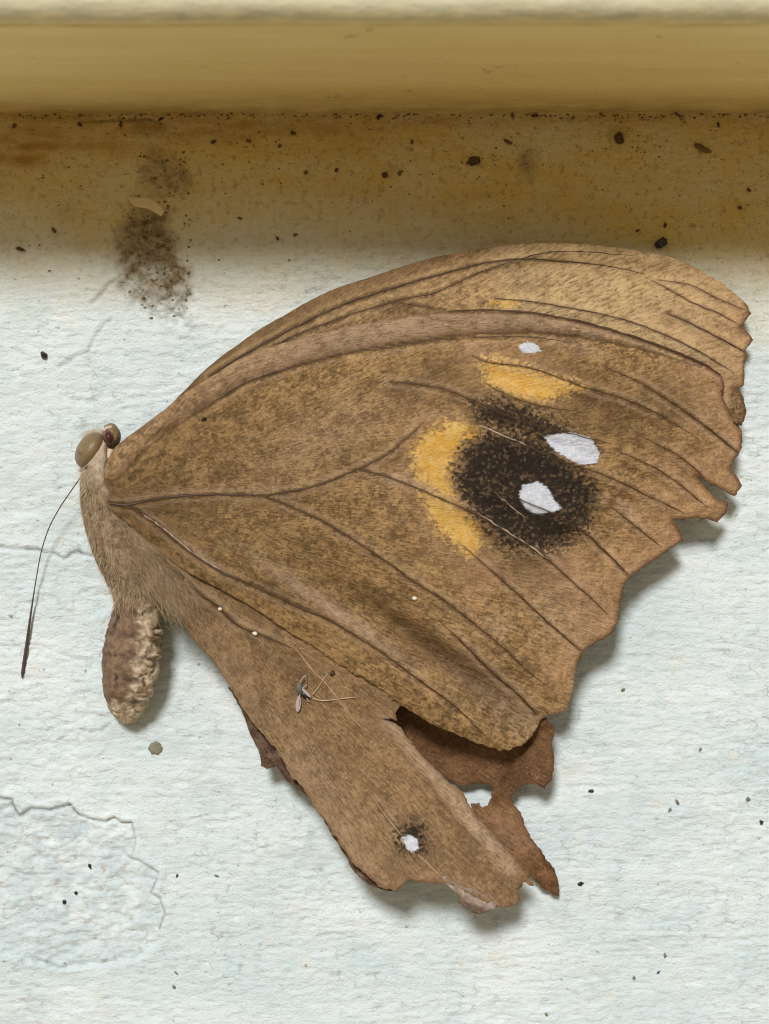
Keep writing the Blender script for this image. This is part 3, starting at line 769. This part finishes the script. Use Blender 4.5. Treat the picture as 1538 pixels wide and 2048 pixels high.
# folds of the inner margin, tucked behind the hindwing
FOLD1 = [(455,1375),(474,1402),(487,1432),(499,1465),(514,1494),(521,1515),(523,1531),(534,1538),(553,1532),(566,1552),(588,1573),(607,1587),(650,1620),(620,1540),(560,1440),(500,1370)]
FOLD2 = [(640,1625),(663,1668),(688,1708),(701,1733),(726,1760),(753,1776),(795,1782),(770,1730),(700,1640)]
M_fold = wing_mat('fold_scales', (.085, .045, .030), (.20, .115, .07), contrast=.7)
for fp, sd in ((FOLD1, 160), (FOLD2, 161)):
    sheet('wing_fold', fp, lambda x, y: BS(x, y) - 1.25 + .14 * fbm(x / 20, y / 20, 162, 3), M_fold, hindwing, step=5, th=.07,
          attrf=lambda x, y: blank(x, y, pale=.4 * np.clip(vnoise(x/12, y/12, 4), 0, 1)), jitter=1.0, seed=sd)
# crumpled pale edge at the tip
CURL = [(872,1748),(890,1754),(920,1768),(960,1786),(994,1805),(991,1815),(972,1826),(953,1827),(930,1815),(912,1802),(922,1796),(908,1784),(897,1772)]
M_curl = wing_mat('curled_edge_scales', (.30, .20, .14), (.62, .47, .38), palec=(.70, .56, .46))
sheet('curled_edge', CURL, lambda x, y: BS(x, y) - .30 + .25 * np.sin((x * .45 - y * .9) / 5.5 + 2 * fbm(x/30, y/30, 170, 2)) - .3 * sstep(y - .45 * x, 1370, 1400), M_curl, hindwing, step=3.5, th=.06,
      attrf=lambda x, y: blank(x, y, pale=.7 * sstep(vnoise(x/10, y/7, 5), -.3, .6), dusk=.8 * sstep(y - .42 * x, 1396, 1418)), jitter=1.4, seed=171)

# --- the other hindwing, behind, seen through the tear
REAR = [(760,1380),(900,1400),(1040,1420),(1096,1440),(1110,1456),(1106,1482),(1109,1526),(1105,1552),(1089,1579),(1069,1567),(1038,1572),(1029,1584),(1019,1600),(1043,1627),(1047,1641),(1063,1675),(1086,1708),(1112,1747),(1117,1776),(1118,1794),(1092,1780),(1066,1757),(1046,1736),(1000,1740),(930,1660),(943,1622),(941,1607),(958,1606),(966,1615),(975,1612),(982,1590),(986,1572),(960,1566),(935,1572),(920,1572),(900,1560),(870,1545),(800,1480)]
BR = TPS([(760,1380,1.6),(900,1480,1.0),(1096,1440,2.5),(1109,1530,2.5),(1089,1579,2.4),(1030,1585,1.5),(960,1640,1.6),(1060,1680,1.7),(1118,1794,.55),(1000,1720,1.8),(850,1420,1.5),(940,1570,.9)])
def h_rear(x, y):
    h = BR(x, y) + .16 * fbm(x / 40, y / 40, 181, 3) + .05 * fbm(x / 14, y / 14, 183, 2)
    d, _ = dist_poly(x, y, [(1100,1460),(1040,1490),(1022,1540),(1010,1600)]); h = h - .35 * np.exp(-(d / 16) ** 2)
    d, _ = dist_poly(x, y, [(960,1640),(1040,1725),(1092,1775)]); h = h - .12 * np.exp(-(d / 8) ** 2)
    return np.minimum(h, np.where(inside(x, y, HIND), h_hind(x.copy(), y.copy()) - .2, 9))
def attr_rear(x, y):
    outer, _ = dist_poly(x, y, REAR[2:22])
    return blank(x, y, warm=.35 + .5 * sstep(y, 1580, 1640) * np.clip(.5 + vnoise(x/14, y/9, 6), 0, 1), pale=.35 * sstep(y, 1600, 1650) * (1 - sstep(y + x * .9, 2640, 2700)),
                 dusk=.35 * sstep(vnoise(x / 16, y / 10, 7), .1, .5) * sstep(y, 1640, 1700) + .45 * gauss(x, y, 1025, 1545, 26, 40), rim=.7 * np.exp(-(outer / 6) ** 2))
M_rear = wing_mat('rear_hindwing_scales', (.070, .033, .012), (.25, .128, .055), warmc=(.46, .225, .095))
rear = sheet('hindwing', REAR, h_rear, M_rear, bf, step=5, th=.07, attrf=attr_rear, jitter=1.5, seed=190)
rear['label'] = 'reddish brown second hindwing showing through the tear'

# --- body: head, thorax and abdomen as one surface
SP = [(214,858,9,1.9,.55),(213,868,18,2.0,1.0),(209,884,26,2.1,1.5),(202,905,33,2.2,1.8),(197,928,33,2.25,1.95),(195,950,34,2.3,2.1),(199,985,40,2.35,2.3),(208,1020,46,2.35,2.3),
      (222,1060,50,2.3,2.3),(240,1105,52,2.25,2.25),(258,1150,48,2.15,2.1),(269,1185,45,2.0,1.95),(273,1215,48,1.95,1.9),(270,1255,54,1.9,1.85),(264,1305,58,1.8,1.75),(260,1350,57,1.65,1.6),
      (256,1385,50,1.45,1.4),(255,1412,39,1.2,1.15),(257,1432,26,.95,.85),(259,1446,12,.75,.5)]
sp = np.array(SP, float)
u = np.linspace(0, len(sp) - 1, 240)
def ci(k):
    i = np.clip(np.floor(u).astype(int), 0, len(sp) - 2); t = u - i; a = sp[:, k]
    p0 = a[np.clip(i-1, 0, None)]; p1 = a[i]; p2 = a[i+1]; p3 = a[np.clip(i+2, None, len(a)-1)]
    return .5*((2*p1)+(-p0+p2)*t+(2*p0-5*p1+4*p2-p3)*t*t+(-p0+3*p1-3*p2+p3)*t**3)
bx, by, bw, bc, bg = [ci(k) for k in range(5)]
tx, ty = np.gradient(bx), np.gradient(by); L_ = np.hypot(tx, ty); nxp, nyp = -ty / L_, tx / L_
NS = 72; BV = []; BF = []; seg = []; side = []; along = []; cream = []
thv = np.linspace(0, 2 * np.pi, NS, endpoint=False)
for i in range(len(u)):
    ab = float(sstep(by[i], 1185, 1225))
    sg = (by[i] - 1205) / 44.0
    groove = ab * (math.exp(-(((sg % 1) - .5) / .13) ** 2))
    cx = -np.cos(thv)                                     # -1: the right flank, +1: the left flank in the picture
    fl_w = 1 + .02 * fbm(thv * 0 + u[i] * 2, np.cos(thv) * 2, 201, 3)
    X0 = bx[i] + np.cos(thv) * bw[i] * nxp[i]; Y0 = by[i] + np.cos(thv) * bw[i] * nyp[i]
    cr_ = np.maximum(sstep((X0 - bx[i]) / 55 + .35 * fbm(X0 / 26, Y0 / 26, 209, 3), .0, .2), sstep(by[i] + 14 * fbm(X0 / 14, Y0 / 14, 210, 2), 1402, 1420))
    lm_ = np.abs(fbm(X0 / 17 + np.sin(thv) * .6, Y0 / 13, 205, 2))
    lump = ab * (.05 * fbm(X0 / 30, Y0 / 30, 203, 3) + cr_ * np.clip(np.sin(thv) + .4, 0, 1) * (.34 * lm_ - .05) - (1 - cr_) * .045 * sstep(np.abs(fbm(X0 / 24, Y0 / 15, 212, 2)), .12, .0))
    rr = fl_w * (1 - .022 * groove) + lump * 1.0 - .03 * (1-ab) * np.abs(fbm(np.cos(thv) * 6, thv * 0 + by[i] / 10, 207, 2))
    h = bc[i] + np.sin(thv) * bg[i] * rr
    X = bx[i] + np.cos(thv) * bw[i] * rr * nxp[i]; Y = by[i] + np.cos(thv) * bw[i] * rr * nyp[i]
    BV.append(P(X, Y, np.maximum(h, -.02)))
    seg += list(np.full(NS, groove)); side += list(X - bx[i]); along += list(np.full(NS, by[i]))
    cream += list(ab * cr_ * (.35 + .65 * sstep(lm_, .03, .16)))
BV = np.concatenate(BV)
for i in range(len(u) - 1):
    for k in range(NS):
        BF.append((i*NS+k, i*NS+(k+1) % NS, (i+1)*NS+(k+1) % NS, (i+1)*NS+k))
BF.append(tuple(range(NS))[::-1]); BF.append(tuple((len(u)-1)*NS+k for k in range(NS)))
def body_mat():
    n = NT('body_scales'); co = n.objco()
    f = n.noise(co, 2600, 4, .65); g = n.noise(co, 900, 3, .6)
    thx = n.mix(n.ramp(f, .35, .68), (.15, .095, .05), (.40, .29, .18))
    c = n.mix(n.mul(n.ramp(g, .5, .72), .5), thx, (.50, .41, .31))
    hd = n.attr('head'); c = n.mix(n.mul(hd, n.madd(f, .8, .25)), c, (.54, .43, .32))
    ab = n.attr('abdomen')
    dk = n.mix(n.ramp(f, .30, .75), (.14, .085, .052), (.30, .20, .125))
    dk = n.mix(n.mul(n.ramp(n.noise(co, 700, 3, .6), .60, .68), .9), dk, (.03, .018, .015))
    c = n.mix(ab, c, dk)
    cr = n.mix(n.ramp(f, .35, .65), (.33, .235, .14), (.70, .58, .42))
    c = n.mix(n.mul(n.attr('cream'), .95), c, cr)
    c = n.mix(n.mul(n.attr('groove'), n.ramp(g, .42, .62)), c, (.05, .032, .024))
    b = n.bump(f, 1.6e-4, .8); b = n.bump(n.noise(co, 6500, 3), 5e-5, .7, b)
    return n.bsdf(c, .7, b, .25)
al = np.array(along)
body = mesh_obj('body', BV, BF, body_mat(), bf, dict(groove=np.array(seg) * .8, cream=cream, abdomen=sstep(al, 1180, 1225), head=1 - sstep(al, 935, 985)))
body['label'] = 'brown furry thorax with a pale flaking abdomen'

# fur on the thorax and wing root
def fur(name, n, mat, parent, region, seed, lmin, lmax, rad):
    r = np.random.default_rng(seed); V = []; F = []
    for _ in range(n):
        px, py, h, ax, ay, ah = region(r)
        L = r.uniform(lmin, lmax); bend = r.uniform(-.35, .35)
        p0 = np.array([px, py]); d = np.array([ax, ay]); d = d / (np.hypot(*d) + 1e-9); pn = np.array([-d[1], d[0]])
        q = []
        for t in (0, .5, 1):
            w = p0 + d * L * t + pn * bend * L * t * t
            q.append(P(w[0], w[1], max(.03, h + ah * t)))
        b = len(V); tv = q[1] - q[0]; a = np.cross(tv, np.array([0, -1, 0])); a = a / (np.linalg.norm(a) + 1e-12); c = np.cross(a, tv); c = c / (np.linalg.norm(c) + 1e-12)
        for t, p in zip((1, .75), q[:2]):
            for k in range(3):
                th = 2.094 * k; V.append(p + rad * MM * t * (math.cos(th) * a + math.sin(th) * c))
        V.append(q[2])
        for k in range(3):
            F.append((b+k, b+(k+1) % 3, b+3+(k+1) % 3, b+3+k)); F.append((b+3+k, b+3+(k+1) % 3, b+6))
    o = mesh_obj(name, V, F, mat, parent, smooth=False); o['kind'] = 'stuff'
    return o
def thorax_region(r):
    i = int(r.integers(50, 150)); th = r.uniform(.15, math.pi * 1.02)
    rr = .96
    px = bx[i] + math.cos(th) * bw[i] * rr * nxp[i]; py = by[i] + math.cos(th) * bw[i] * rr * nyp[i]
    return px, py, bc[i] + math.sin(th) * bg[i] * rr, tx[i]/L_[i] + r.normal(0, .3) + .35 * math.cos(th) * nxp[i], ty[i]/L_[i] + r.normal(0, .25) + .3 * math.cos(th) * nyp[i], .25 * math.sin(th)
M_fur1 = plain('fur_brown', (.33, .225, .125), .6, .3, .5, 900)
M_fur2 = plain('fur_pale', (.56, .46, .31), .6, .3, .4, 900)
fur('fur', 2200, M_fur1, body, thorax_region, 301, 9, 24, .011)
fur('fur', 900, M_fur2, body, thorax_region, 302, 12, 34, .011)
def root_region(r):
    t = r.uniform(0, 1); px = 235 + 130 * t + r.normal(0, 22); py = 1040 + 175 * t + r.normal(0, 20)
    return px, py, float(BS(px, py)) - .35, .55 + r.normal(0, .25), .85 + r.normal(0, .2), .12
fur('fur', 1700, M_fur1, body, root_region, 303, 16, 44, .012)
fur('fur', 500, M_fur2, body, root_region, 304, 14, 40, .010)
def head_region(r):
    a = r.uniform(0, 1); return 166 + 34 * a + r.normal(0, 3), 878 - 16 * a + r.normal(0, 4), 2.4 + r.normal(0, .4), -.6 + r.normal(0, .35), -.8 + r.normal(0, .3), .1
fur('fur', 170, M_fur2, body, head_region, 305, 6, 15, .010)
def waist_region(r):
    t = r.uniform(0, 1); return 236 + 90 * t, 1165 + r.normal(0, 14), 2.6 + 1.3 * math.sin(math.pi * t), (t - .5) * .3 + .1 + r.normal(0, .2), 1.0, -.2
fur('fur', 700, M_fur2, body, waist_region, 306, 18, 44, .011)

def ellipsoid(name, c, major, minor, depth, ang, mat, parent, hc, nu=40, nv=24, nz=.0, seed=0, attrs=False):
    V = []; F = []
    a = math.radians(ang)
    for j in range(nv + 1):
        ph = math.pi * j / nv
        for i in range(nu):
            th = 2 * math.pi * i / nu
            q = np.array([math.sin(ph) * math.cos(th), math.sin(ph) * math.sin(th), math.cos(ph)])
            k = 1 + nz * float(fbm(np.array(q[0]*2.2+q[2]+seed), np.array(q[1]*2.2-q[2]*.7+seed), seed, 3))
            X = q[0] * major * k; Y = q[1] * minor * k
            V.append(P(c[0] + X * math.cos(a) - Y * math.sin(a), c[1] + X * math.sin(a) + Y * math.cos(a), max(-.03, hc + q[2] * depth * k)))
    for j in range(nv):
        for i in range(nu):
            F.append((j*nu+i, (j+1)*nu+i, (j+1)*nu+(i+1) % nu, j*nu+(i+1) % nu))
    return mesh_obj(name, V, F, mat, parent)
def eye_mat():
    n = NT('eye_surface'); co = n.objco()
    c = n.mix(n.noise(co, 700, 3), (.15, .095, .04), (.27, .19, .095))
    c = n.mix(n.ramp(n.noise(co, 1500, 2), .55, .75), c, (.13, .07, .03))
    return n.bsdf(c, .40, n.bump(n.voronoi(co, 11000, 'F1', 'Distance'), 2.5e-5, .8), .45)
eye = ellipsoid('eye', (180, 900), 39, 26, 1.15, -57, eye_mat(), bf, 3.0)
eye['label'] = 'smooth olive brown compound eye'
M_cream = plain('head_cream', (.60, .49, .38), .65, .3, .25, 2500, 6e-5)
M_palp = plain('palp_scales', (.25, .165, .08), .6, .3, .45, 3000, 9e-5)
# rim of pale scales behind the eye
c = curve([(168,934),(180,926),(193,914),(203,901),(208,890)], 3.0)
V, F = tube_geo(P(c[:,0]+2.5, c[:,1]+2.5, np.full(len(c), 3.55)), np.linspace(.05, .17, len(c)) * np.clip(np.linspace(0, 1, len(c))[::-1] * 6 + .3, 0, 1) * MM, 10)
mesh_obj('eye_rim', V, F, M_cream, bf)
palp = ellipsoid('palp', (223, 871), 25, 19, 1.0, 80, M_palp, bf, 3.2, nz=.12, seed=5)
ellipsoid('palp_tip', (217, 875), 14.5, 11.5, .58, 80, plain('palp_red', (.075, .018, .012), .25, .5, .3, 2000), palp, 4.0)
c = curve([(207,862),(214,856),(224,854)], 2.0)
V, F = tube_geo(P(c[:,0], c[:,1], np.full(len(c), 3.95)), np.full(len(c), .09) * MM, 8); mesh_obj('palp_scale', V, F, M_cream, palp)
c = curve([(211,888),(211,905),(214,920)], 2.0)
V, F = tube_geo(P(c[:,0], c[:,1], np.full(len(c), 4.1)), np.full(len(c), .06) * MM, 8); mesh_obj('palp_stalk', V, F, M_palp, palp)
c = curve([(222,898),(220,908),(217,918)], 2.0)
V, F = tube_geo(P(c[:,0], c[:,1], np.full(len(c), 3.9)), np.full(len(c), .2) * MM, 8); mesh_obj('cheek', V, F, M_cream, bf)

c = curve([(169,937),(181,932),(195,923)], 2.0)  # dark tube standing in for gap shade under the eye rim
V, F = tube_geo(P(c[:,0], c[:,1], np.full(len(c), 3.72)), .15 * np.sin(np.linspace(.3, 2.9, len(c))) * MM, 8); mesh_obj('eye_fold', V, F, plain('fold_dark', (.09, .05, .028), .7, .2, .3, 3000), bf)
# antenna
c = curve([(172,938),(160,956),(142,982),(118,1018),(98,1056),(84,1098),(72,1160),(62,1225),(54,1285),(47,1335),(44,1356)], 5.0)
t = np.linspace(0, 1, len(c))
h = 2.0 * (1 - t) ** 1.6 + .12
rad = .032 + .075 * sstep(t, .55, .95); rad *= np.clip((1 - t) * 30 + .3, 0, 1); rad *= 1 + .10 * np.sin(np.arange(len(c)) * 2.2)
V, F = tube_geo(P(c[:,0], c[:,1], h), rad * MM, 8)
na = NT('antenna_surface'); co = na.objco()
ant_m = na.bsdf(na.mix(na.noise(co, 1500, 3), (.03, .018, .014), (.12, .085, .065)), .55, None, .3)
ant = mesh_obj('antenna', V, F, ant_m, bf)
ant['label'] = 'long thin dark antenna with a thickened tip'

# ------------------------------------------------------------------ tiny dead gnat lying on the hindwing
def on_hind(x, y): return float(h_hind(np.array([float(x)]), np.array([float(y)]))[0])
def on_fore(x, y): return float(h_fore(np.array([float(x)]), np.array([float(y)]))[0])
gh0 = on_hind(604, 1384)
gn = empty('gnat', tuple(P(604, 1384, gh0)))
tag(gn, 'tiny dead grey gnat with pale wing lying on the hindwing', 'gnat')
def line(name, pts, r, mat, parent, step=2.0, sides=6, taper=True):
    """pts: (px, py, height)"""
    p = np.array(pts, float); c = curve(p[:, :2], step)
    cum = np.r_[0, np.cumsum(np.hypot(*np.diff(p[:, :2], axis=0).T))]; cc = np.r_[0, np.cumsum(np.hypot(*np.diff(c, axis=0).T))]
    h = np.interp(cc / cc[-1], cum / cum[-1], p[:, 2])
    rr = np.full(len(c), r) * (np.linspace(1, .6, len(c)) if taper else 1)
    V, F = tube_geo(P(c[:, 0], c[:, 1], h), rr * MM, sides); return mesh_obj(name, V, F, mat, parent)
M_gn = plain('gnat_skin', (.13, .12, .085), .45, .4, .6, 6000)
M_gd = plain('gnat_dark', (.02, .016, .012), .4, .4, .3, 6000)
M_gl = plain('gnat_leg', (.48, .41, .32), .5, .4, .2, 6000)
M_gw = plain('gnat_wing', (.58, .48, .46), .3, .5, .15, 6000, transl=.3)
ellipsoid('body', (599, 1376), 13, 8, .22, 80, M_gn, gn, gh0 + .18, 20, 12, .15, 9)
ellipsoid('abdomen', (609, 1390), 12, 5.5, .16, 38, M_gd, gn, gh0 + .14, 20, 12, .12, 10)
ellipsoid('wing', (597, 1408), 17, 5.5, .05, 97, M_gw, gn, gh0 + .12, 24, 10, .05, 11)
ellipsoid('wing', (613, 1386), 13, 3.2, .05, 45, M_gw, gn, gh0 + .30, 24, 10, .05, 12)
for pts in ([(600,1367,.3),(606,1355,.5),(611,1351,.5),(614,1366,.15)], [(604,1378,.3),(612,1371,.4),(616,1370,.1)], [(612,1394,.2),(618,1403,.2),(622,1405,.05)], [(600,1388,.2),(598.5,1400,.25),(598,1416,.12)]):
    line('leg', [(a, b, gh0 + z) for a, b, z in pts], .035, M_gl, gn)
M_silk = plain('silk', (.60, .46, .33), .4, .4, .1, 6000)
th1 = line('silk_thread', [(x, y, on_hind(x, y) + .12) for x, y in [(624,1390),(635,1377),(645,1361),(655,1347)]], .026, M_silk, None)
tag(th1, 'short pale silk thread rising from the gnat across the hindwing vein', 'thread', 'silk threads by the gnat')
th2 = line('silk_thread', [(x, y, on_hind(x, y) + .12) for x, y in [(627,1397),(642,1401),(662,1400),(684,1397),(710,1394)]], .026, M_silk, None)
tag(th2, 'longer pale silk thread running sideways from the gnat over the hindwing', 'thread', 'silk threads by the gnat')

# ------------------------------------------------------------------ grains and crumbs
def lump(name, x, y, a, b, ang, hz, mat, base=0.0, seed=1, nz=.35):
    return ellipsoid(name, (x, y), a, b, hz, ang, mat, None, base + hz * .45, 20, 12, nz, seed)
M_blk = plain('crumb_black', (.022, .018, .012), .35, .5, .5, 5000)
M_dk = plain('crumb_brown', (.085, .052, .022), .7, .3, .5, 5000)
M_md = plain('crumb_olive', (.16, .11, .04), .8, .2, .4, 5000)
M_gy = plain('crumb_grey', (.22, .21, .15), .8, .2, .4, 4000)
M_wt = plain('crumb_white', (.80, .74, .62), .4, .4, .1, 4000)
def hw(x, y): return float(wall_height(np.array([float(x)]), np.array([float(y)]))[0])
single = [
    ('insect_dropping', 1323, 485, 13, 8, -30, .26, M_blk, 'shiny black oval dropping on the wall just above the wing tip', 'dropping'),
    ('insect_dropping', 1238, 277, 10, 11, 0, .24, M_dk, 'dark round brown dropping on the wall under the ledge', 'dropping'),
    ('dirt_crumb', 948, 322, 14, 8, -20, .18, M_dk, 'flat oval brown crumb beside the dark smudge on the wall', 'crumb'),
    ('dirt_sliver', 1407, 298, 21, 5.5, 25, .15, M_md, 'thin slanting brown sliver stuck under the ledge', 'sliver'),
    ('dirt_crumb', 87, 710, 7, 7, 10, .2, M_blk, 'lone black square crumb on the clean white wall', 'crumb'),
    ('dirt_spot', 312, 1497, 12, 13, 70, .10, M_gy, 'round grey-green spot on the white wall below the abdomen', 'spot'),
    ('dirt_sliver', 40, 498, 9, 3.4, 15, .12, M_dk, 'small dark sliver low in the yellowed wall beside the brown stain', 'sliver'),
    ('dirt_crumb', 408, 838, 6, 3.5, -10, .12, M_blk, 'tiny black crumb on the forewing near its front edge', 'crumb'),
    ('dirt_crumb', 665, 1346, 5.5, 6.5, 10, .14, M_dk, 'tiny dark crumb on the hindwing beside the silk thread', 'crumb'),
]
for k, (nm, x, y, a, b, an, hz, mt, lb, ct) in enumerate(single):
    base = on_fore(x, y) if 'forewing near' in lb else on_hind(x, y) if 'on the hindwing' in lb else hw(x, y)
    tag(lump(nm, x, y, a, b, an, hz, mt, base, 400 + k, .6), lb, ct)
for k, (x, y, a, b, f, lb) in enumerate([(510,1267,5.5,4,on_hind,'cream grain on the long dark vein of the hindwing, farther from the body'), (440,1218,4.5,3.5,on_hind,'cream grain on the long dark vein of the hindwing, nearer the body'), (829,1197,5,4,on_fore,'lone cream grain on the forewing below the orange patches')]):
    tag(lump('pale_grain', x, y, a, b, 20, .12, M_wt, f(x, y), 430 + k, .15), lb, 'grain', 'cream grains on the wings')
near = [(1070,231,8,5),(1356,230,13,4),(1437,249,7,4),(1331,450,6,5),(1276,462,6,5),(1480,415,6,6),(1498,380,5,6),(1025,232,8,5),(758,233,8,7),(427,283,7,6),(497,282,6,6),(159,249,6,5),(242,249,7,5),(28,252,6,7),(322,238,7,5),(586,266,6,7),(108,460,6,6),(612,345,4,8),(672,340,6,5),(590,470,5,5),(480,436,6,4),(555,477,5,4),(824,283,6,5),(560,292,5,6),(770,350,7,9),(1017,283,12,6),(800,345,6,9)]
for k, (x, y, a, b) in enumerate(near):
    tag(lump('dirt_grain', x, y, a * .8, b * .55, 37 * k % 180, .10, (M_dk, M_md, M_blk)[k % 3] if k % 3 != 2 or y < 260 else M_md, hw(x, y), 450 + k, .9),
        'small dark dirt grain stuck to the yellowed wall under the ledge', 'grain', 'dirt grains under the ledge')
low = [(1182,1582,7,5),(1354,1604,7,4),(1340,1620,6,4),(1160,1768,8,5),(1246,1380,5,5),(1330,1911,6,4),(1317,1945,5,3),(1268,1956,4,4),(1093,2030,5,5),(354,1752,5,3),(348,1974,4,5),(352,1946,6,3),(129,1804,6,5),(152,1786,5,4),(433,1752,6,3),(180,1303+430,7,4),(1400,1500,6,4),(1496,1598,5,5),(1523,1645,6,5)]
for k, (x, y, a, b) in enumerate(low):
    tag(lump('dust_speck', x, y, a * .75, b * .7, 53 * k % 180, .07, M_gy if k % 3 else M_blk, hw(x, y), 500 + k, .9),
        'small grey dust speck on the bare white lower wall', 'speck', 'dust specks on the white wall')
# finer crumbs, too many and too small to tell apart
V = []; F = []; r = np.random.default_rng(900)
def crumb(x, y, s, h):
    b = len(V); a0 = r.uniform(0, 6.28)
    for k in range(5):
        rr = s * r.uniform(.6, 1.25); V.append(P(x + rr * math.cos(a0 + k * 1.2566) * 1.2, y + rr * math.sin(a0 + k * 1.2566), h - .02))
    V.append(P(x, y, h + s * .016))
    for k in range(5): F.append((b + k, b + (k + 1) % 5, b + 5))
pts = []
while len(pts) < 300:
    x, y = r.uniform(-60, 1600), 232 + abs(r.normal(0, 1)) * 130
    if r.uniform() < (.35 + .65 * float(vnoise(x / 80, y / 60, 77) > -.1)): pts.append((x, y, r.uniform(1.2, 3.4)))
for _ in range(110): pts.append((r.uniform(255, 385), r.uniform(300, 640), r.uniform(1.5, 4.5)))
for _ in range(260): pts.append((r.uniform(-60, 1600), 228 + abs(r.normal(0, 5)), r.uniform(1.5, 4.0)))
px_, py_ = np.array([p[0] for p in pts]), np.array([p[1] for p in pts]); hh_ = wall_height(px_, py_)
for (x, y, s), h in zip(pts, hh_): crumb(x, y, s, h)
fine = mesh_obj('dirt_crumbs', V, F, plain('crumb_mixed', (.17, .12, .055), .8, .2, .6, 600), None, smooth=False)
tag(fine, 'scattered fine brown dirt along the crease under the ledge', 'dirt', kind='stuff')
